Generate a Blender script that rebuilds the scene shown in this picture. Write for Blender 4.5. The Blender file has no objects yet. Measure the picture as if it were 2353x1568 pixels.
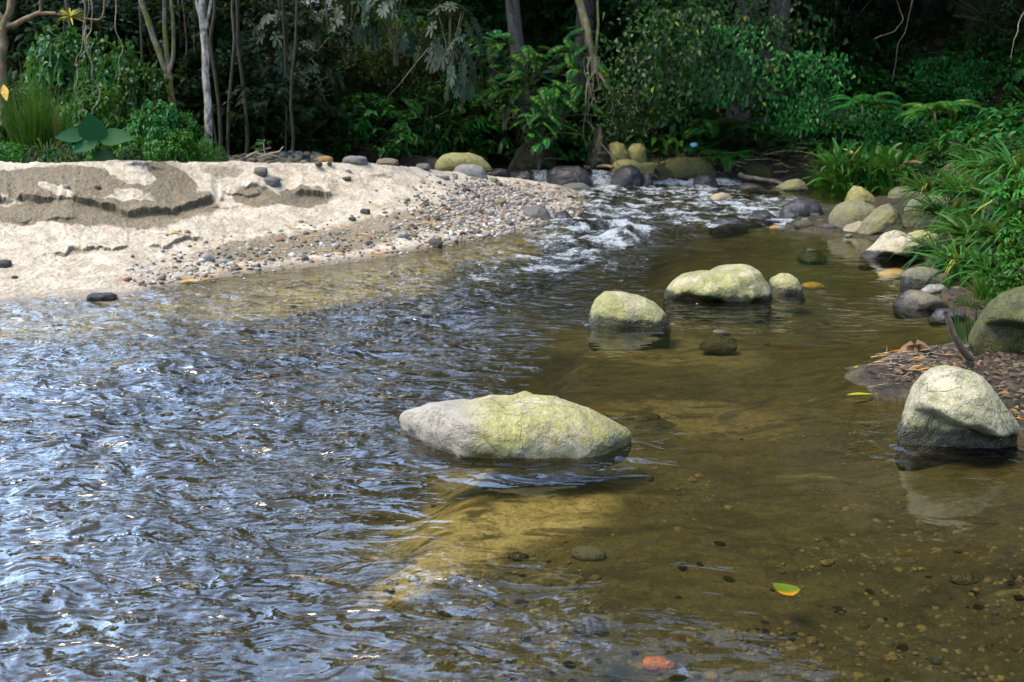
import bpy, bmesh, math, random
import numpy as np
from mathutils import Vector, noise as mnoise

random.seed(7)
rng = np.random.default_rng(7)
S = bpy.context.scene
COL = S.collection

# ------------------------------------------------------------------ camera maths
CW, CH, F = 2353.0, 1568.0, 2286.4
CAM_H = 1.5
TH = math.atan((784 - 230) / F)
CT, ST = math.cos(TH), math.sin(TH)

def ray(u, v):
    a = (u - CW / 2) / F
    b = (CH / 2 - v) / F
    return np.array([a, CT + b * ST, -ST + b * CT])

def at_z(u, v, z=0.0):
    d = ray(u, v)
    k = (z - CAM_H) / d[2]
    return np.array([d[0] * k, d[1] * k, z])

def at_y(u, v, y):
    d = ray(u, v)
    k = y / d[1]
    return np.array([d[0] * k, y, CAM_H + d[2] * k])

def proj(P):
    P = np.asarray(P, float)
    x, y, z = P[..., 0], P[..., 1], P[..., 2] - CAM_H
    dep = np.maximum(y * CT - z * ST, 1e-3)
    up = y * ST + z * CT
    return CW / 2 + F * x / dep, CH / 2 - F * up / dep

def sstep(a, b, x):
    t = np.clip((x - a) / (b - a), 0, 1)
    return t * t * (3 - 2 * t)

# ------------------------------------------------------------------ numpy noise
def _hash(ix, iy, iz, seed):
    h = (ix.astype(np.int64) * 374761393 + iy.astype(np.int64) * 668265263 + iz.astype(np.int64) * 2147483647 + seed * 1274126177) & 0xffffffff
    h = ((h ^ (h >> 13)) * 1274126177) & 0xffffffff
    h = (h ^ (h >> 16)) & 0xffff
    return h / 65535.0

def vnoise(x, y, z=None, seed=0):
    x = np.asarray(x, float); y = np.asarray(y, float)
    z = np.zeros_like(x) if z is None else np.asarray(z, float)
    fx, fy, fz = np.floor(x), np.floor(y), np.floor(z)
    tx, ty, tz = x - fx, y - fy, z - fz
    tx = tx**3 * (tx * (6 * tx - 15) + 10); ty = ty**3 * (ty * (6 * ty - 15) + 10); tz = tz**3 * (tz * (6 * tz - 15) + 10)
    r = 0
    for a in (0, 1):
        wa = tx if a else 1 - tx
        for b in (0, 1):
            wb = ty if b else 1 - ty
            for c in (0, 1):
                wc = tz if c else 1 - tz
                r = r + wa * wb * wc * _hash(fx + a, fy + b, fz + c, seed)
    return r * 2 - 1

def fbm(x, y, z=None, seed=0, o=4, g=.5, l=2.03):
    r = 0; a = 1.0; s = 1.0; n = 0
    for k in range(o):
        r = r + a * vnoise(np.asarray(x) * s + 17.3 * k, np.asarray(y) * s - 9.1 * k, None if z is None else np.asarray(z) * s + 4.7 * k, seed + k)
        n += a; a *= g; s *= l
    return r / n

# ------------------------------------------------------------------ mesh helpers
def mesh_np(name, V, Fc, smooth=True, attrs=None, mats=None):
    V = np.asarray(V, np.float32); Fc = np.asarray(Fc, np.int32)
    me = bpy.data.meshes.new(name)
    me.vertices.add(len(V)); me.vertices.foreach_set('co', V.ravel())
    k = Fc.shape[1]; m = len(Fc)
    me.loops.add(m * k); me.loops.foreach_set('vertex_index', Fc.ravel())
    me.polygons.add(m)
    me.polygons.foreach_set('loop_start', np.arange(0, m * k, k, dtype=np.int32))
    me.polygons.foreach_set('loop_total', np.full(m, k, np.int32))
    me.polygons.foreach_set('use_smooth', np.full(m, smooth, bool))
    me.update(calc_edges=True)
    for an, av in (attrs or {}).items():
        at = me.attributes.new(an, 'FLOAT', 'POINT')
        at.data.foreach_set('value', np.asarray(av, np.float32).ravel())
    return me

def obj(name, me, mat=None, parent=None, loc=(0, 0, 0), rot=(0, 0, 0), sc=1.0):
    if mat is not None and len(me.materials) == 0:
        me.materials.append(mat)
    o = bpy.data.objects.new(name, me); COL.objects.link(o)
    if parent is not None: o.parent = parent
    o.location = loc; o.rotation_euler = rot
    o.scale = (sc, sc, sc) if np.isscalar(sc) else sc
    return o

def tag(o, label, cat, group=None, kind=None):
    o['label'] = label; o['category'] = cat
    if group: o['group'] = group
    if kind: o['kind'] = kind
    return o

def thing(name, label, cat, loc=(0, 0, 0), rz=0.0, group=None):
    o = bpy.data.objects.new(name, None); COL.objects.link(o)
    o.location = loc; o.rotation_euler = (0, 0, rz); o.empty_display_size = .1
    return tag(o, label, cat, group)

def grid_faces(nr, nc):
    i = np.arange(nr - 1)[:, None] * nc + np.arange(nc - 1)[None, :]
    i = i.ravel()
    return np.stack([i, i + 1, i + nc + 1, i + nc], 1)

def tube(pts, rad, n=7):
    pts = np.asarray(pts, float); m = len(pts)
    rad = np.full(m, rad) if np.isscalar(rad) else np.asarray(rad, float)
    T = np.gradient(pts, axis=0); T /= np.linalg.norm(T, axis=1, keepdims=True) + 1e-9
    ref = np.array([.13, .97, .2]) if abs(T[0] @ np.array([.13, .97, .2])) < .8 else np.array([1., .1, .1])
    A = np.cross(T, ref); A /= np.linalg.norm(A, axis=1, keepdims=True) + 1e-9
    B = np.cross(T, A)
    ang = np.linspace(0, 2 * math.pi, n, endpoint=False)
    V = pts[:, None] + rad[:, None, None] * (np.cos(ang)[None, :, None] * A[:, None] + np.sin(ang)[None, :, None] * B[:, None])
    Fq = []
    for i in range(m - 1):
        for j in range(n):
            k = (j + 1) % n
            Fq.append((i * n + j, i * n + k, (i + 1) * n + k, (i + 1) * n + j))
    return V.reshape(-1, 3), np.array(Fq)

def merge(parts):
    Vs, Fs, off = [], [], 0
    for V, f in parts:
        Vs.append(V); Fs.append(f + off); off += len(V)
    return np.concatenate(Vs), np.concatenate(Fs)

def curve_pts(ctrl, n=14, wob=0.0, seed=0):
    c = np.asarray(ctrl, float)
    t = np.linspace(0, len(c) - 1, n)
    P = np.stack([np.interp(t, np.arange(len(c)), c[:, k]) for k in range(3)], 1)
    for _ in range(2):
        P[1:-1] = (P[:-2] + 2 * P[1:-1] + P[2:]) / 4
    if wob:
        for k in range(3):
            P[1:, k] += wob * vnoise(t[1:] * 1.7 + seed * 3.1, np.full(n - 1, k * 5.3), seed=seed)
    return P

# ------------------------------------------------------------------ node helpers
class NT:
    def __init__(s, name):
        s.m = bpy.data.materials.new(name); s.m.use_nodes = True
        s.t = s.m.node_tree; s.t.nodes.clear()
        s.out = s.n('ShaderNodeOutputMaterial')
    def n(s, typ, **kw):
        nd = s.t.nodes.new(typ)
        for k, v in kw.items():
            setattr(nd, k, v)
        return nd
    def l(s, a, b): s.t.links.new(a, b)
    def set(s, nd, key, v):
        if isinstance(v, bpy.types.NodeSocket): s.l(v, nd.inputs[key])
        else: nd.inputs[key].default_value = v
    def pos(s, kind='Position'):
        return s.n('ShaderNodeNewGeometry').outputs[kind]
    def ob(s): return s.n('ShaderNodeTexCoord').outputs['Object']
    def map(s, vec, scale=(1, 1, 1), rot=(0, 0, 0), loc=(0, 0, 0)):
        m = s.n('ShaderNodeMapping'); s.l(vec, m.inputs[0])
        m.inputs['Scale'].default_value = scale; m.inputs['Rotation'].default_value = rot; m.inputs['Location'].default_value = loc
        return m.outputs[0]
    def noise(s, vec, scale, detail=4, rough=.55, dist=0.0):
        m = s.n('ShaderNodeTexNoise'); s.l(vec, m.inputs['Vector'])
        m.inputs['Scale'].default_value = scale; m.inputs['Detail'].default_value = detail
        m.inputs['Roughness'].default_value = rough; m.inputs['Distortion'].default_value = dist
        return m.outputs['Fac']
    def vor(s, vec, scale, feature='F1', out='Distance'):
        m = s.n('ShaderNodeTexVoronoi', feature=feature); s.l(vec, m.inputs['Vector']); m.inputs['Scale'].default_value = scale
        return m.outputs[out]
    def attr(s, name):
        a = s.n('ShaderNodeAttribute'); a.attribute_name = name
        return a.outputs['Fac']
    def rand(s): return s.n('ShaderNodeObjectInfo').outputs['Random']
    def math(s, op, a, b=0.0, clamp=False):
        m = s.n('ShaderNodeMath', operation=op); m.use_clamp = clamp
        s.set(m, 0, a); s.set(m, 1, b)
        return m.outputs[0]
    def rr(s, v, a, b, c=0.0, d=1.0):
        m = s.n('ShaderNodeMapRange'); m.interpolation_type = 'SMOOTHSTEP'
        s.set(m, 'Value', v); s.set(m, 'From Min', a); s.set(m, 'From Max', b); s.set(m, 'To Min', c); s.set(m, 'To Max', d)
        return m.outputs[0]
    def mix(s, f, a, b, mode='MIX'):
        m = s.n('ShaderNodeMix', data_type='RGBA', blend_type=mode)
        for i, v in ((0, f), (6, a), (7, b)):
            if isinstance(v, bpy.types.NodeSocket): s.l(v, m.inputs[i])
            elif i == 0: m.inputs[0].default_value = v
            else: m.inputs[i].default_value = (*v, 1) if len(v) == 3 else v
        return m.outputs[2]
    def bump(s, h, strength=1.0, dist=1.0, normal=None):
        b = s.n('ShaderNodeBump'); s.set(b, 'Strength', strength); s.set(b, 'Distance', dist); s.l(h, b.inputs['Height'])
        if normal is not None: s.l(normal, b.inputs['Normal'])
        return b.outputs[0]
    def bsdf(s, col, rough=.8, normal=None, spec=.5, **kw):
        p = s.n('ShaderNodeBsdfPrincipled')
        if isinstance(col, bpy.types.NodeSocket): s.l(col, p.inputs['Base Color'])
        else: p.inputs['Base Color'].default_value = (*col, 1)
        s.set(p, 'Roughness', rough); s.set(p, 'Specular IOR Level', spec)
        if normal is not None: s.l(normal, p.inputs['Normal'])
        for k, v in kw.items(): s.set(p, k, v)
        return p.outputs[0]
    def done(s, sh):
        s.l(sh, s.out.inputs['Surface']); return s.m

def z_of(n, vec):
    sp = n.n('ShaderNodeSeparateXYZ'); n.l(vec, sp.inputs[0]); return sp.outputs[2]

# ------------------------------------------------------------------ materials
def rock_mat(name, c1, c2, moss=(.2, .22, .05), moss_amt=0.0, wet_z=.035, wet=.22, rough=.85, speck=.5, bump=1.0, dark=(.1, .1, .09), tail=None):
    c1 = tuple(c * .50 for c in c1); c2 = tuple(c * .42 for c in c2); moss = tuple(c * .60 for c in moss); dark = tuple(c * .7 for c in dark)
    n = NT(name); P = n.pos(); O = n.ob()
    rnd = n.rand()
    off = n.n('ShaderNodeVectorMath', operation='ADD'); n.l(O, off.inputs[0])
    cb = n.n('ShaderNodeCombineXYZ')
    for i, k in enumerate((9.0, 5.0, 13.0)): n.l(n.math('MULTIPLY', rnd, k), cb.inputs[i])
    n.l(cb.outputs[0], off.inputs[1]); O = off.outputs[0]
    big = n.noise(O, 3.5, 5, .6, .6); med = n.noise(O, 14, 5, .65); fin = n.noise(O, 90, 3, .7)
    col = n.mix(n.rr(big, .38, .62), c1, c2)
    blt = n.noise(O, 7.5, 6, .72, .8)
    col = n.mix(n.math('MULTIPLY', n.rr(blt, .49, .62), .62), col, tuple(c * .55 for c in c2))
    col = n.mix(n.math('MULTIPLY', n.rr(med, .50, .68), .7), col, dark)
    crk = n.math('ABSOLUTE', n.math('SUBTRACT', n.noise(O, 2.6, 5, .6, 1.0), .5))
    crk = n.rr(crk, .0, .012)
    col = n.mix(n.math('MULTIPLY', n.math('SUBTRACT', 1.0, crk), .35), col, dark)
    col = n.mix(n.math('MULTIPLY', n.rr(fin, .3, .75), speck), col, tuple(min(1, c * 1.5) for c in c1))
    pit = n.rr(n.vor(O, 26, 'F1'), .0, .16)
    col = n.mix(n.math('MULTIPLY', n.math('SUBTRACT', 1.0, pit), .45 * n_pit(speck)), col, dark)
    if moss_amt > 0:
        mm = n.math('ADD', n.rr(n.noise(O, 5.5, 6, .7, .4), .62 - moss_amt * .3, .78 - moss_amt * .3), 0.0, True)
        mf = n.rr(n.noise(O, 60, 4, .75), .3, .62)
        mm = n.math('MULTIPLY', mm, mf)
        if tail:
            sx_ = n.n('ShaderNodeSeparateXYZ'); n.l(n.ob(), sx_.inputs[0])
            tl = n.rr(n.math('ADD', sx_.outputs[0], n.math('MULTIPLY', n.math('SUBTRACT', big, .5), .5)), tail[0], tail[1])
            mm = n.math('MULTIPLY', mm, tl)
            col = n.mix(n.math('MULTIPLY', n.math('SUBTRACT', 1.0, tl), .75), col, (.16, .15, .125))
        col = n.mix(n.math('MULTIPLY', mm, .85), col, moss)
    z = z_of(n, P)
    wl = n.math('SUBTRACT', z, n.math('ADD', n.math('MULTIPLY', n.math('SUBTRACT', med, .5), .06), n.math('MULTIPLY', n.math('SUBTRACT', big, .5), .18)))
    wetf = n.rr(wl, wet_z, wet_z + .03, 1.0, 0.0)
    dk = n.mix(1.0, col, (wet, wet, wet), 'MULTIPLY')
    col = n.mix(wetf, col, dk)
    ro = n.rr(wetf, 0, 1, rough, .25)
    h = n.math('ADD', n.math('MULTIPLY', n.math('ADD', med, blt), .016), n.math('ADD', n.math('MULTIPLY', fin, .0025), n.math('ADD', n.math('MULTIPLY', pit, .005), n.math('MULTIPLY', crk, .004))))
    return n.done(n.bsdf(col, ro, n.bump(h, 1.0 * bump, 1.3), .22))
def n_pit(s): return min(1.0, s * 1.4)

def leaf_mat(name, a, b, c=(.16, .17, .03), rough=.42, tr=.25, cth=.965, spec=.12, val_=.26):
    n = NT(name)
    v = n.attr('var'); r = n.rand()
    f = n.math('FRACT', n.math('ADD', v, n.math('MULTIPLY', r, .31)))
    col = n.mix(n.rr(f, .1, .9), a, b)
    col = n.mix(n.rr(v, cth, cth + .03), col, c)
    val = n.n('ShaderNodeHueSaturation'); n.l(col, val.inputs['Color'])
    n.set(val, 'Value', n.math('ADD', val_, n.math('MULTIPLY', r, .48))); n.set(val, 'Saturation', 1.12)
    n.set(val, 'Hue', n.math('ADD', .485, n.math('MULTIPLY', r, .03)))
    col = val.outputs[0]
    p = n.bsdf(col, rough, None, spec)
    t = n.n('ShaderNodeBsdfTranslucent'); n.l(n.mix(.5, col, (.12, .2, .02)), t.inputs[0])
    m = n.n('ShaderNodeMixShader'); m.inputs[0].default_value = tr
    n.l(p, m.inputs[1]); n.l(t.outputs[0], m.inputs[2])
    return n.done(m.outputs[0])

def bark_mat(name, a, b, moss=None, scale=9):
    n = NT(name); O = n.pos()
    st = n.noise(n.map(O, (scale, scale, scale * .5)), 1.6, 5, .65, .5)
    pt = n.noise(n.map(O, (6, 6, 3.0)), 2.2, 3, .6)
    col = n.mix(n.rr(st, .4, .6), a, b)
    if moss: col = n.mix(n.rr(pt, .47, .57), col, moss)
    h = n.math('MULTIPLY', st, .02)
    return n.done(n.bsdf(col, .9, n.bump(h, .7, 1.0), .25))

def plain_mat(name, a, b, scale=20, rough=.7, spec=.35, bump=.004):
    n = NT(name); O = n.ob(); f = n.noise(O, scale, 4, .6)
    col = n.mix(n.rr(f, .35, .65), a, b)
    r = n.n('ShaderNodeHueSaturation'); n.l(col, r.inputs['Color']); n.set(r, 'Value', n.math('ADD', .7, n.math('MULTIPLY', n.rand(), .6)))
    return n.done(n.bsdf(r.outputs[0], rough, n.bump(n.math('MULTIPLY', f, bump), .8, 1.0), spec))

M = {}
M['pale'] = rock_mat('pale_boulder_stone', (.48, .43, .27), (.27, .24, .14), (.22, .24, .05), .85, .05, .2)
M['main'] = rock_mat('algae_boulder_stone', (.48, .42, .29), (.26, .225, .15), (.27, .265, .04), .95, .012, .4, speck=.65, tail=(-.28, -.02))
M['cream'] = rock_mat('cream_boulder_stone', (.46, .41, .28), (.40, .35, .21), (.26, .25, .08), .25, .05, .10)
M['rightb'] = rock_mat('right_boulder_stone', (.50, .46, .31), (.30, .28, .18), (.20, .22, .06), .6, .075, .16)
M['olive'] = rock_mat('olive_boulder_stone', (.21, .19, .11), (.15, .14, .075), (.15, .16, .035), .6, .03, .3)
M['brownr'] = rock_mat('brown_boulder_stone', (.17, .15, .10), (.11, .10, .07), (.12, .12, .035), .5, .05, .3)
M['yellow'] = rock_mat('yellow_moss_stone', (.34, .30, .13), (.20, .18, .08), (.24, .235, .05), .75, -.5, .3, speck=.4)
M['mossd'] = rock_mat('dark_moss_rock', (.045, .04, .02), (.065, .065, .016), (.085, .095, .018), .95, -.5, .3, speck=.3)
M['black'] = rock_mat('wet_black_stone', (.035, .033, .035), (.06, .055, .055), (.04, .04, .02), .2, -9, .3, rough=.22, speck=.3)
M['bedrock'] = rock_mat('drowned_stone', (.085, .070, .040), (.055, .045, .026), (.05, .05, .02), .2, -9, .3, rough=.25, speck=.3)
M['grey'] = rock_mat('grey_stone', (.27, .25, .215), (.36, .33, .29), (.2, .2, .1), .1, -.5, .3, speck=.5)
M['dgrey'] = rock_mat('dark_grey_stone', (.125, .118, .105), (.18, .17, .15), (.1, .1, .05), .2, -.5, .3, speck=.4)
M['tan'] = rock_mat('tan_stone', (.38, .31, .20), (.30, .25, .15), (.2, .2, .06), .2, -.5, .3)
M['rust'] = rock_mat('rust_stone', (.28, .12, .06), (.20, .10, .06), (.2, .1, .05), 0, -.5, .3)
M['orange'] = rock_mat('orange_stone', (.55, .30, .08), (.45, .3, .12), (.2, .1, .05), 0, -.5, .3)
M['white'] = rock_mat('white_stone', (.60, .58, .52), (.50, .48, .43), (.3, .3, .2), 0, -.5, .3)
M['orangew'] = rock_mat('bright_orange_stone', (.75, .21, .03), (.6, .17, .03), (.2, .1, .05), 0, -9.5, .3, rough=.3)
M['gold'] = rock_mat('golden_stone', (.95, .55, .10), (.8, .5, .10), (.3, .2, .05), .2, -9.5, .3)

# ------------------------------------------------------------------ terrain definition
CU = [-900, -400, -150, 0, 150, 300, 450, 600, 750, 900, 1000, 1100, 1200, 1280, 1330, 1365, 1500]
CT5 = [
 [(880, 0.0), (800, 0.029), (640, 0.245), (500, 0.567), (372, 0.972)],
 [(800, 0.0), (720, 0.085), (590, 0.319), (480, 0.592), (372, 0.947)],
 [(745, 0.0), (665, 0.13), (560, 0.352), (462, 0.617), (372, 0.922)],
 [(702, 0.0), (640, 0.101), (560, 0.287), (465, 0.559), (374, 0.889)],
 [(694, 0.0), (630, 0.109), (560, 0.259), (470, 0.524), (374, 0.876)],
 [(680, 0.0), (620, 0.11), (565, 0.218), (480, 0.456), (374, 0.861)],
 [(650, 0.0), (600, 0.1), (545, 0.219), (465, 0.462), (374, 0.826)],
 [(628, 0.0), (580, 0.091), (530, 0.207), (450, 0.48), (375, 0.79)],
 [(610, 0.0), (560, 0.1), (510, 0.226), (440, 0.48), (376, 0.753)],
 [(589, 0.0), (545, 0.101), (500, 0.224), (435, 0.46), (380, 0.693)],
 [(568, 0.0), (530, 0.096), (485, 0.228), (430, 0.433), (389, 0.596)],
 [(549, 0.0), (512, 0.106), (475, 0.214), (432, 0.36), (400, 0.481)],
 [(534, 0.0), (500, 0.094), (465, 0.194), (435, 0.289), (412, 0.354)],
 [(514, 0.0), (490, 0.056), (462, 0.12), (440, 0.186), (425, 0.22)],
 [(498, -0.01), (482, 0.02), (466, 0.02), (450, 0.01), (440, -0.01)],
 [(480, -.14), (470, -.14), (455, -.14), (445, -.15), (435, -.15)],
 [(480, -.35), (470, -.35), (455, -.35), (445, -.35), (435, -.35)],
]
NK = 9   # -2 under water, -1 under water, 5 control, 2 behind the crest
_T = np.zeros((NK, len(CU))); _Y = np.zeros_like(_T); _Z = np.zeros_like(_T)
for ci, (u, rows) in enumerate(zip(CU, CT5)):
    for k, (v, z) in enumerate(rows):
        p = at_z(u, v, z); _T[k + 2, ci] = p[0] / p[1]; _Y[k + 2, ci] = p[1]; _Z[k + 2, ci] = z
    for k, (dy, dz) in ((1, (-.5, -.07)), (0, (-2.0, -.30))):
        _T[k, ci] = _T[2, ci]; _Y[k, ci] = _Y[2, ci] + dy; _Z[k, ci] = min(0, _Z[2, ci]) + dz
    for k, dy, dv in ((7, 1.0, 4), (8, 4.0, 9)):
        _T[k, ci] = _T[6, ci]; _Y[k, ci] = _Y[6, ci] + dy; _Z[k, ci] = 1.5 - (rows[4][0] + dv - 230) * _Y[k, ci] / F
        if u >= 1050: _Z[k, ci] -= (.02 if k == 7 else .3)
def left_rows(t):
    t = np.asarray(t, float)
    Y = np.stack([np.interp(t, _T[k], _Y[k]) for k in range(NK)])
    Z = np.stack([np.interp(t, _T[k], _Z[k]) for k in range(NK)])
    return Y, Z
def left_height(x, y):
    t = np.clip(x / np.maximum(y, .05), -3, 3)
    Y, Z = left_rows(t)
    r = np.where(y < Y[0], Z[0], Z[-1])
    for k in range(NK - 1):
        m = (y >= Y[k]) & (y < Y[k + 1])
        w = (y - Y[k]) / np.maximum(Y[k + 1] - Y[k], 1e-6)
        r = np.where(m, Z[k] + (Z[k + 1] - Z[k]) * w, r)
    return r

def left_cover(x, y):
    t = np.clip(x / np.maximum(y, .05), -3, 3)
    Y0 = np.interp(t, _T[2], _Y[2]); Y1 = np.interp(t, _T[8], _Y[8])
    return (y > Y0 - .3) & (y < Y1 - .35) & (t > -.62) & (t < np.interp(1300, CU, _T[3]))

RU = [(2353 + 500, 1500), (2500, 1250), (2400, 1090), (2345, 1000), (2300, 960), (2200, 960), (2120, 930), (2010, 915), (1985, 880), (2010, 840), (2070, 805),
      (2160, 800), (2235, 775), (2240, 735), (2190, 715), (2165, 680), (2170, 640), (2160, 610), (2110, 590), (2060, 560), (1980, 545), (1900, 538), (1830, 530), (1800, 517),
      (1850, 500), (1900, 478), (1960, 465), (2050, 452), (2200, 442), (2500, 436), (2800, 430)]
RP = np.array([at_z(u, v, 0)[:2] for u, v in RU] + [(14, 14), (30, 14), (30, .5), (4.0, .5)])
def poly_inside(x, y, P):
    r = np.zeros(x.shape, bool); n = len(P)
    for i in range(n):
        x1, y1 = P[i]; x2, y2 = P[(i + 1) % n]
        c = ((y1 > y) != (y2 > y)) & (x < (x2 - x1) * (y - y1) / ((y2 - y1) if y2 != y1 else 1e-9) + x1)
        r ^= c
    return r
def poly_dist(x, y, P):
    d = np.full(x.shape, 1e9); n = len(P)
    for i in range(n):
        x1, y1 = P[i]; x2, y2 = P[(i + 1) % n]
        dx, dy = x2 - x1, y2 - y1
        t = np.clip(((x - x1) * dx + (y - y1) * dy) / (dx * dx + dy * dy + 1e-12), 0, 1)
        d = np.minimum(d, np.hypot(x - x1 - t * dx, y - y1 - t * dy))
    return d
def tt(u): return (u - CW / 2) / F / CT * 1.0
BU = [-2000, -900, 0, 600, 1000, 1100, 1380, 1420, 1500, 1540, 1620, 1700, 1800, 1900, 2000, 2100, 2200, 2353, 2700, 3500]
BY = [16.5, 16.5, 16.0, 17.0, 18.5, 20.6, 20.6, 18.2, 18.2, 18.5, 18.7, 19.2, 19.8, 19.5, 19.2, 18.4, 17.8, 17.2, 15, 12]
BT = [((u - CW / 2) / F) * 1.06 for u in BU]
def back_d(x, y):
    t = x / np.maximum(y, .05)
    return y - np.interp(t, BT, BY)
POOL_T = [((u - CW / 2) / F) * 1.03 for u in (900, 1385, 1430, 1640, 1700)]
def pool_level(x, y):
    t = x / np.maximum(y, .05)
    L = np.interp(t, POOL_T, [.27, .27, .11, .09, 0.0])
    return L * sstep(17.9, 18.15, y)
DEB = at_z(2095, 868, 0)[:2]
def ground_h(x, y):
    x = np.asarray(x, float); y = np.asarray(y, float)
    lh = left_height(x, y)
    ins = poly_inside(x, y, RP); dr = poly_dist(x, y, RP)
    bd = back_d(x, y)
    t = x / np.maximum(y, .05)
    # bed
    shore = np.minimum(dr, np.maximum(0, -bd))
    # deep channel on the left/centre, sandy shelf on the right
    cx = np.interp(y, [0, 2.4, 3.0, 3.8, 4.6, 6, 8, 12, 17], [-.9, -.75, -.62, -.45, -.15, .2, .9, 2.0, 2.6])
    chan = sstep(.25, -.25, x - cx)
    depth = np.minimum(.17 + .24 * chan + .04 * fbm(x * 1.3, y * 1.3, seed=5), .015 + .22 * shore + 0 * x)
    bed = -np.maximum(depth, .01)
    bed = np.maximum(bed, np.where(lh > -.29, lh, -9))
    bed = bed + pool_level(x, y)
    # right bank
    rz = .03 + .10 * np.minimum(dr, .8) + .38 * np.maximum(0, dr - 1.3) + .05 * fbm(x * 2, y * 2, seed=9)
    rz = np.minimum(rz, 6)
    # debris spit
    rzz = np.where(ins, rz, bed)
    dd = ((x - DEB[0]) / .42) ** 2 + ((y - DEB[1]) / .36) ** 2
    rzz = np.maximum(rzz, np.where(dd < 4, .065 - .085 * dd + .02 * fbm(x * 9, y * 9, seed=77), -9))
    # back land
    slope = np.interp(t, [-.5, -.2, -.02, .1, .5], [.10, .14, .75, .95, .95])
    run = np.interp(t, [-.5, -.2, -.02, .1, .5], [0., 0., 1.0, 2.4, 2.4])
    base = np.interp(t, [-.5, -.2, -.06, .5], [.62, .55, .36, .05])
    bz = base + .38 * (1 - np.exp(-np.maximum(bd, 0) / .9)) + slope * np.maximum(0, bd - run) + .12 * fbm(x * .9, y * .9, seed=12)
    h = np.where(bd > 0, np.maximum(bz, rzz if True else 0), rzz)
    h = np.where((bd > -.25) & (bd <= 0), rzz + (bz - rzz) * sstep(-.25, 0, bd) * .6, h)
    h = np.where((y > 9) & (t < -.11) & (bd < 0), lh, h)
    h = np.maximum(h, np.where(lh > .0, lh, -9))
    return np.where(left_cover(x, y), np.minimum(h, lh - .16), h)

def gh(x, y):
    x_, y_ = np.array([float(x)]), np.array([float(y)])
    return float(left_height(x_, y_)[0]) if left_cover(x_, y_)[0] else float(ground_h(x_, y_)[0])
def cat(a): return np.concatenate(a)

# ------------------------------------------------------------------ terrain mesh
tc = cat([np.linspace(-3, -.75, 40)[:-1], np.linspace(-.75, .75, 640), np.linspace(.75, 3, 40)[1:]])
yr = [.3]
while yr[-1] < 46:
    yr.append(yr[-1] + (max(.012, .0022 * yr[-1] ** 1.3) if yr[-1] < 24 else .35))
yr = np.array(yr)
TT, YY = np.meshgrid(tc, yr)
XX = TT * YY
ZZ = ground_h(XX, YY)
ZZ += .012 * fbm(XX * 7, YY * 7, seed=3, o=4)
uu, vv = proj(np.stack([XX, YY, ZZ], -1))
def blob(u, v, cu, cv, ru, rv, rot=0.0, soft=.35):
    c, s = math.cos(rot), math.sin(rot)
    a = ((u - cu) * c + (v - cv) * s) / ru; b = (-(u - cu) * s + (v - cv) * c) / rv
    return sstep(1 + soft, 1 - soft, np.sqrt(a * a + b * b))
wn = 40 * fbm(XX * 2.2, YY * 2.2, seed=21)
cx = np.interp(YY, [0, 2.4, 3.0, 3.8, 4.6, 6, 8, 12, 17], [-.9, -.75, -.62, -.45, -.15, .2, .9, 2.0, 2.6])
sand = sstep(-.15, .3, XX - cx + .25 * fbm(XX * 1.6, YY * 1.6, seed=31)) * .55
for b in ((1150, 1175, 400, 110, -.25), (1500, 800, 420, 60, .1), (1600, 960, 350, 60, .1), (1020, 1290, 260, 75, -.5), (700, 680, 420, 50, -.15), (1050, 590, 300, 25, -.15)):
    sand = np.maximum(sand, blob(uu + wn * 1.6, vv + wn * .7, *b, soft=.55) * (.95 if b[1] > 1100 or b[1] < 700 else .7))
sand *= 1 - .55 * blob(uu + wn, vv + wn, 2330, 1420, 330, 260, 0, soft=.6)  # corner shading put into the bed colour by lowering the sand tone
lh = left_height(XX, YY)
sand = np.maximum(sand, sstep(-.22, -.05, lh) * .9)
soil = np.where((ZZ > .02 + pool_level(XX, YY)) & ~left_cover(XX, YY), 1.0, 0.0)
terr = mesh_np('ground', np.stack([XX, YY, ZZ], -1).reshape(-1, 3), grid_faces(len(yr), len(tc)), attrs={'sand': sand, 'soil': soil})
n = NT('river_bed_and_soil'); P = n.pos()
sa = n.attr('sand'); so = n.attr('soil')
nb = n.noise(P, 2.2, 5, .6, .5); nm = n.noise(P, 11, 5, .7, .3); nf = n.noise(P, 70, 3, .75); vo = n.vor(n.map(P, (1, 1, 1)), 75, 'F1', 'Color'); nk = n.noise(P, 26, 4, .7, .6)
sep = n.n('ShaderNodeSeparateColor'); n.l(vo, sep.inputs[0])
darkc = n.mix(n.rr(nm, .3, .7), (.012, .010, .006), (.045, .038, .020))
sandc = n.mix(n.rr(nm, .35, .65), (.128, .104, .044), (.042, .034, .014))
f = n.math('ADD', sa, n.math('MULTIPLY', n.math('SUBTRACT', nm, .5), .9)); f = n.math('ADD', f, n.math('MULTIPLY', n.math('SUBTRACT', nb, .5), .7))
sandc = n.mix(n.rr(sa, .55, 1.0), sandc, n.mix(n.rr(nm, .35, .65), (.38, .30, .17), (.26, .20, .10)))
lm = n.noise(n.map(P, (2.2, 5.5, 3)), 1.6, 5, .68, .7)
col = n.mix(n.rr(f, .1, .95), darkc, sandc)
col = n.mix(n.math('MULTIPLY', n.rr(lm, .46, .62), .8), col, (.024, .020, .009))
col = n.mix(n.math('MULTIPLY', n.rr(lm, .40, .30), .5), col, (.17, .135, .06))
col = n.mix(n.math('MULTIPLY', n.rr(nk, .54, .68), .6), col, (.02, .017, .009))
col = n.mix(n.math('MULTIPLY', n.rr(n.noise(P, 48, 3, .7), .62, .72), .5), col, (.22, .17, .10))
col = n.mix(n.math('MULTIPLY', n.rr(nb, .56, .68), .5), col, (.06, .036, .004))
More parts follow.
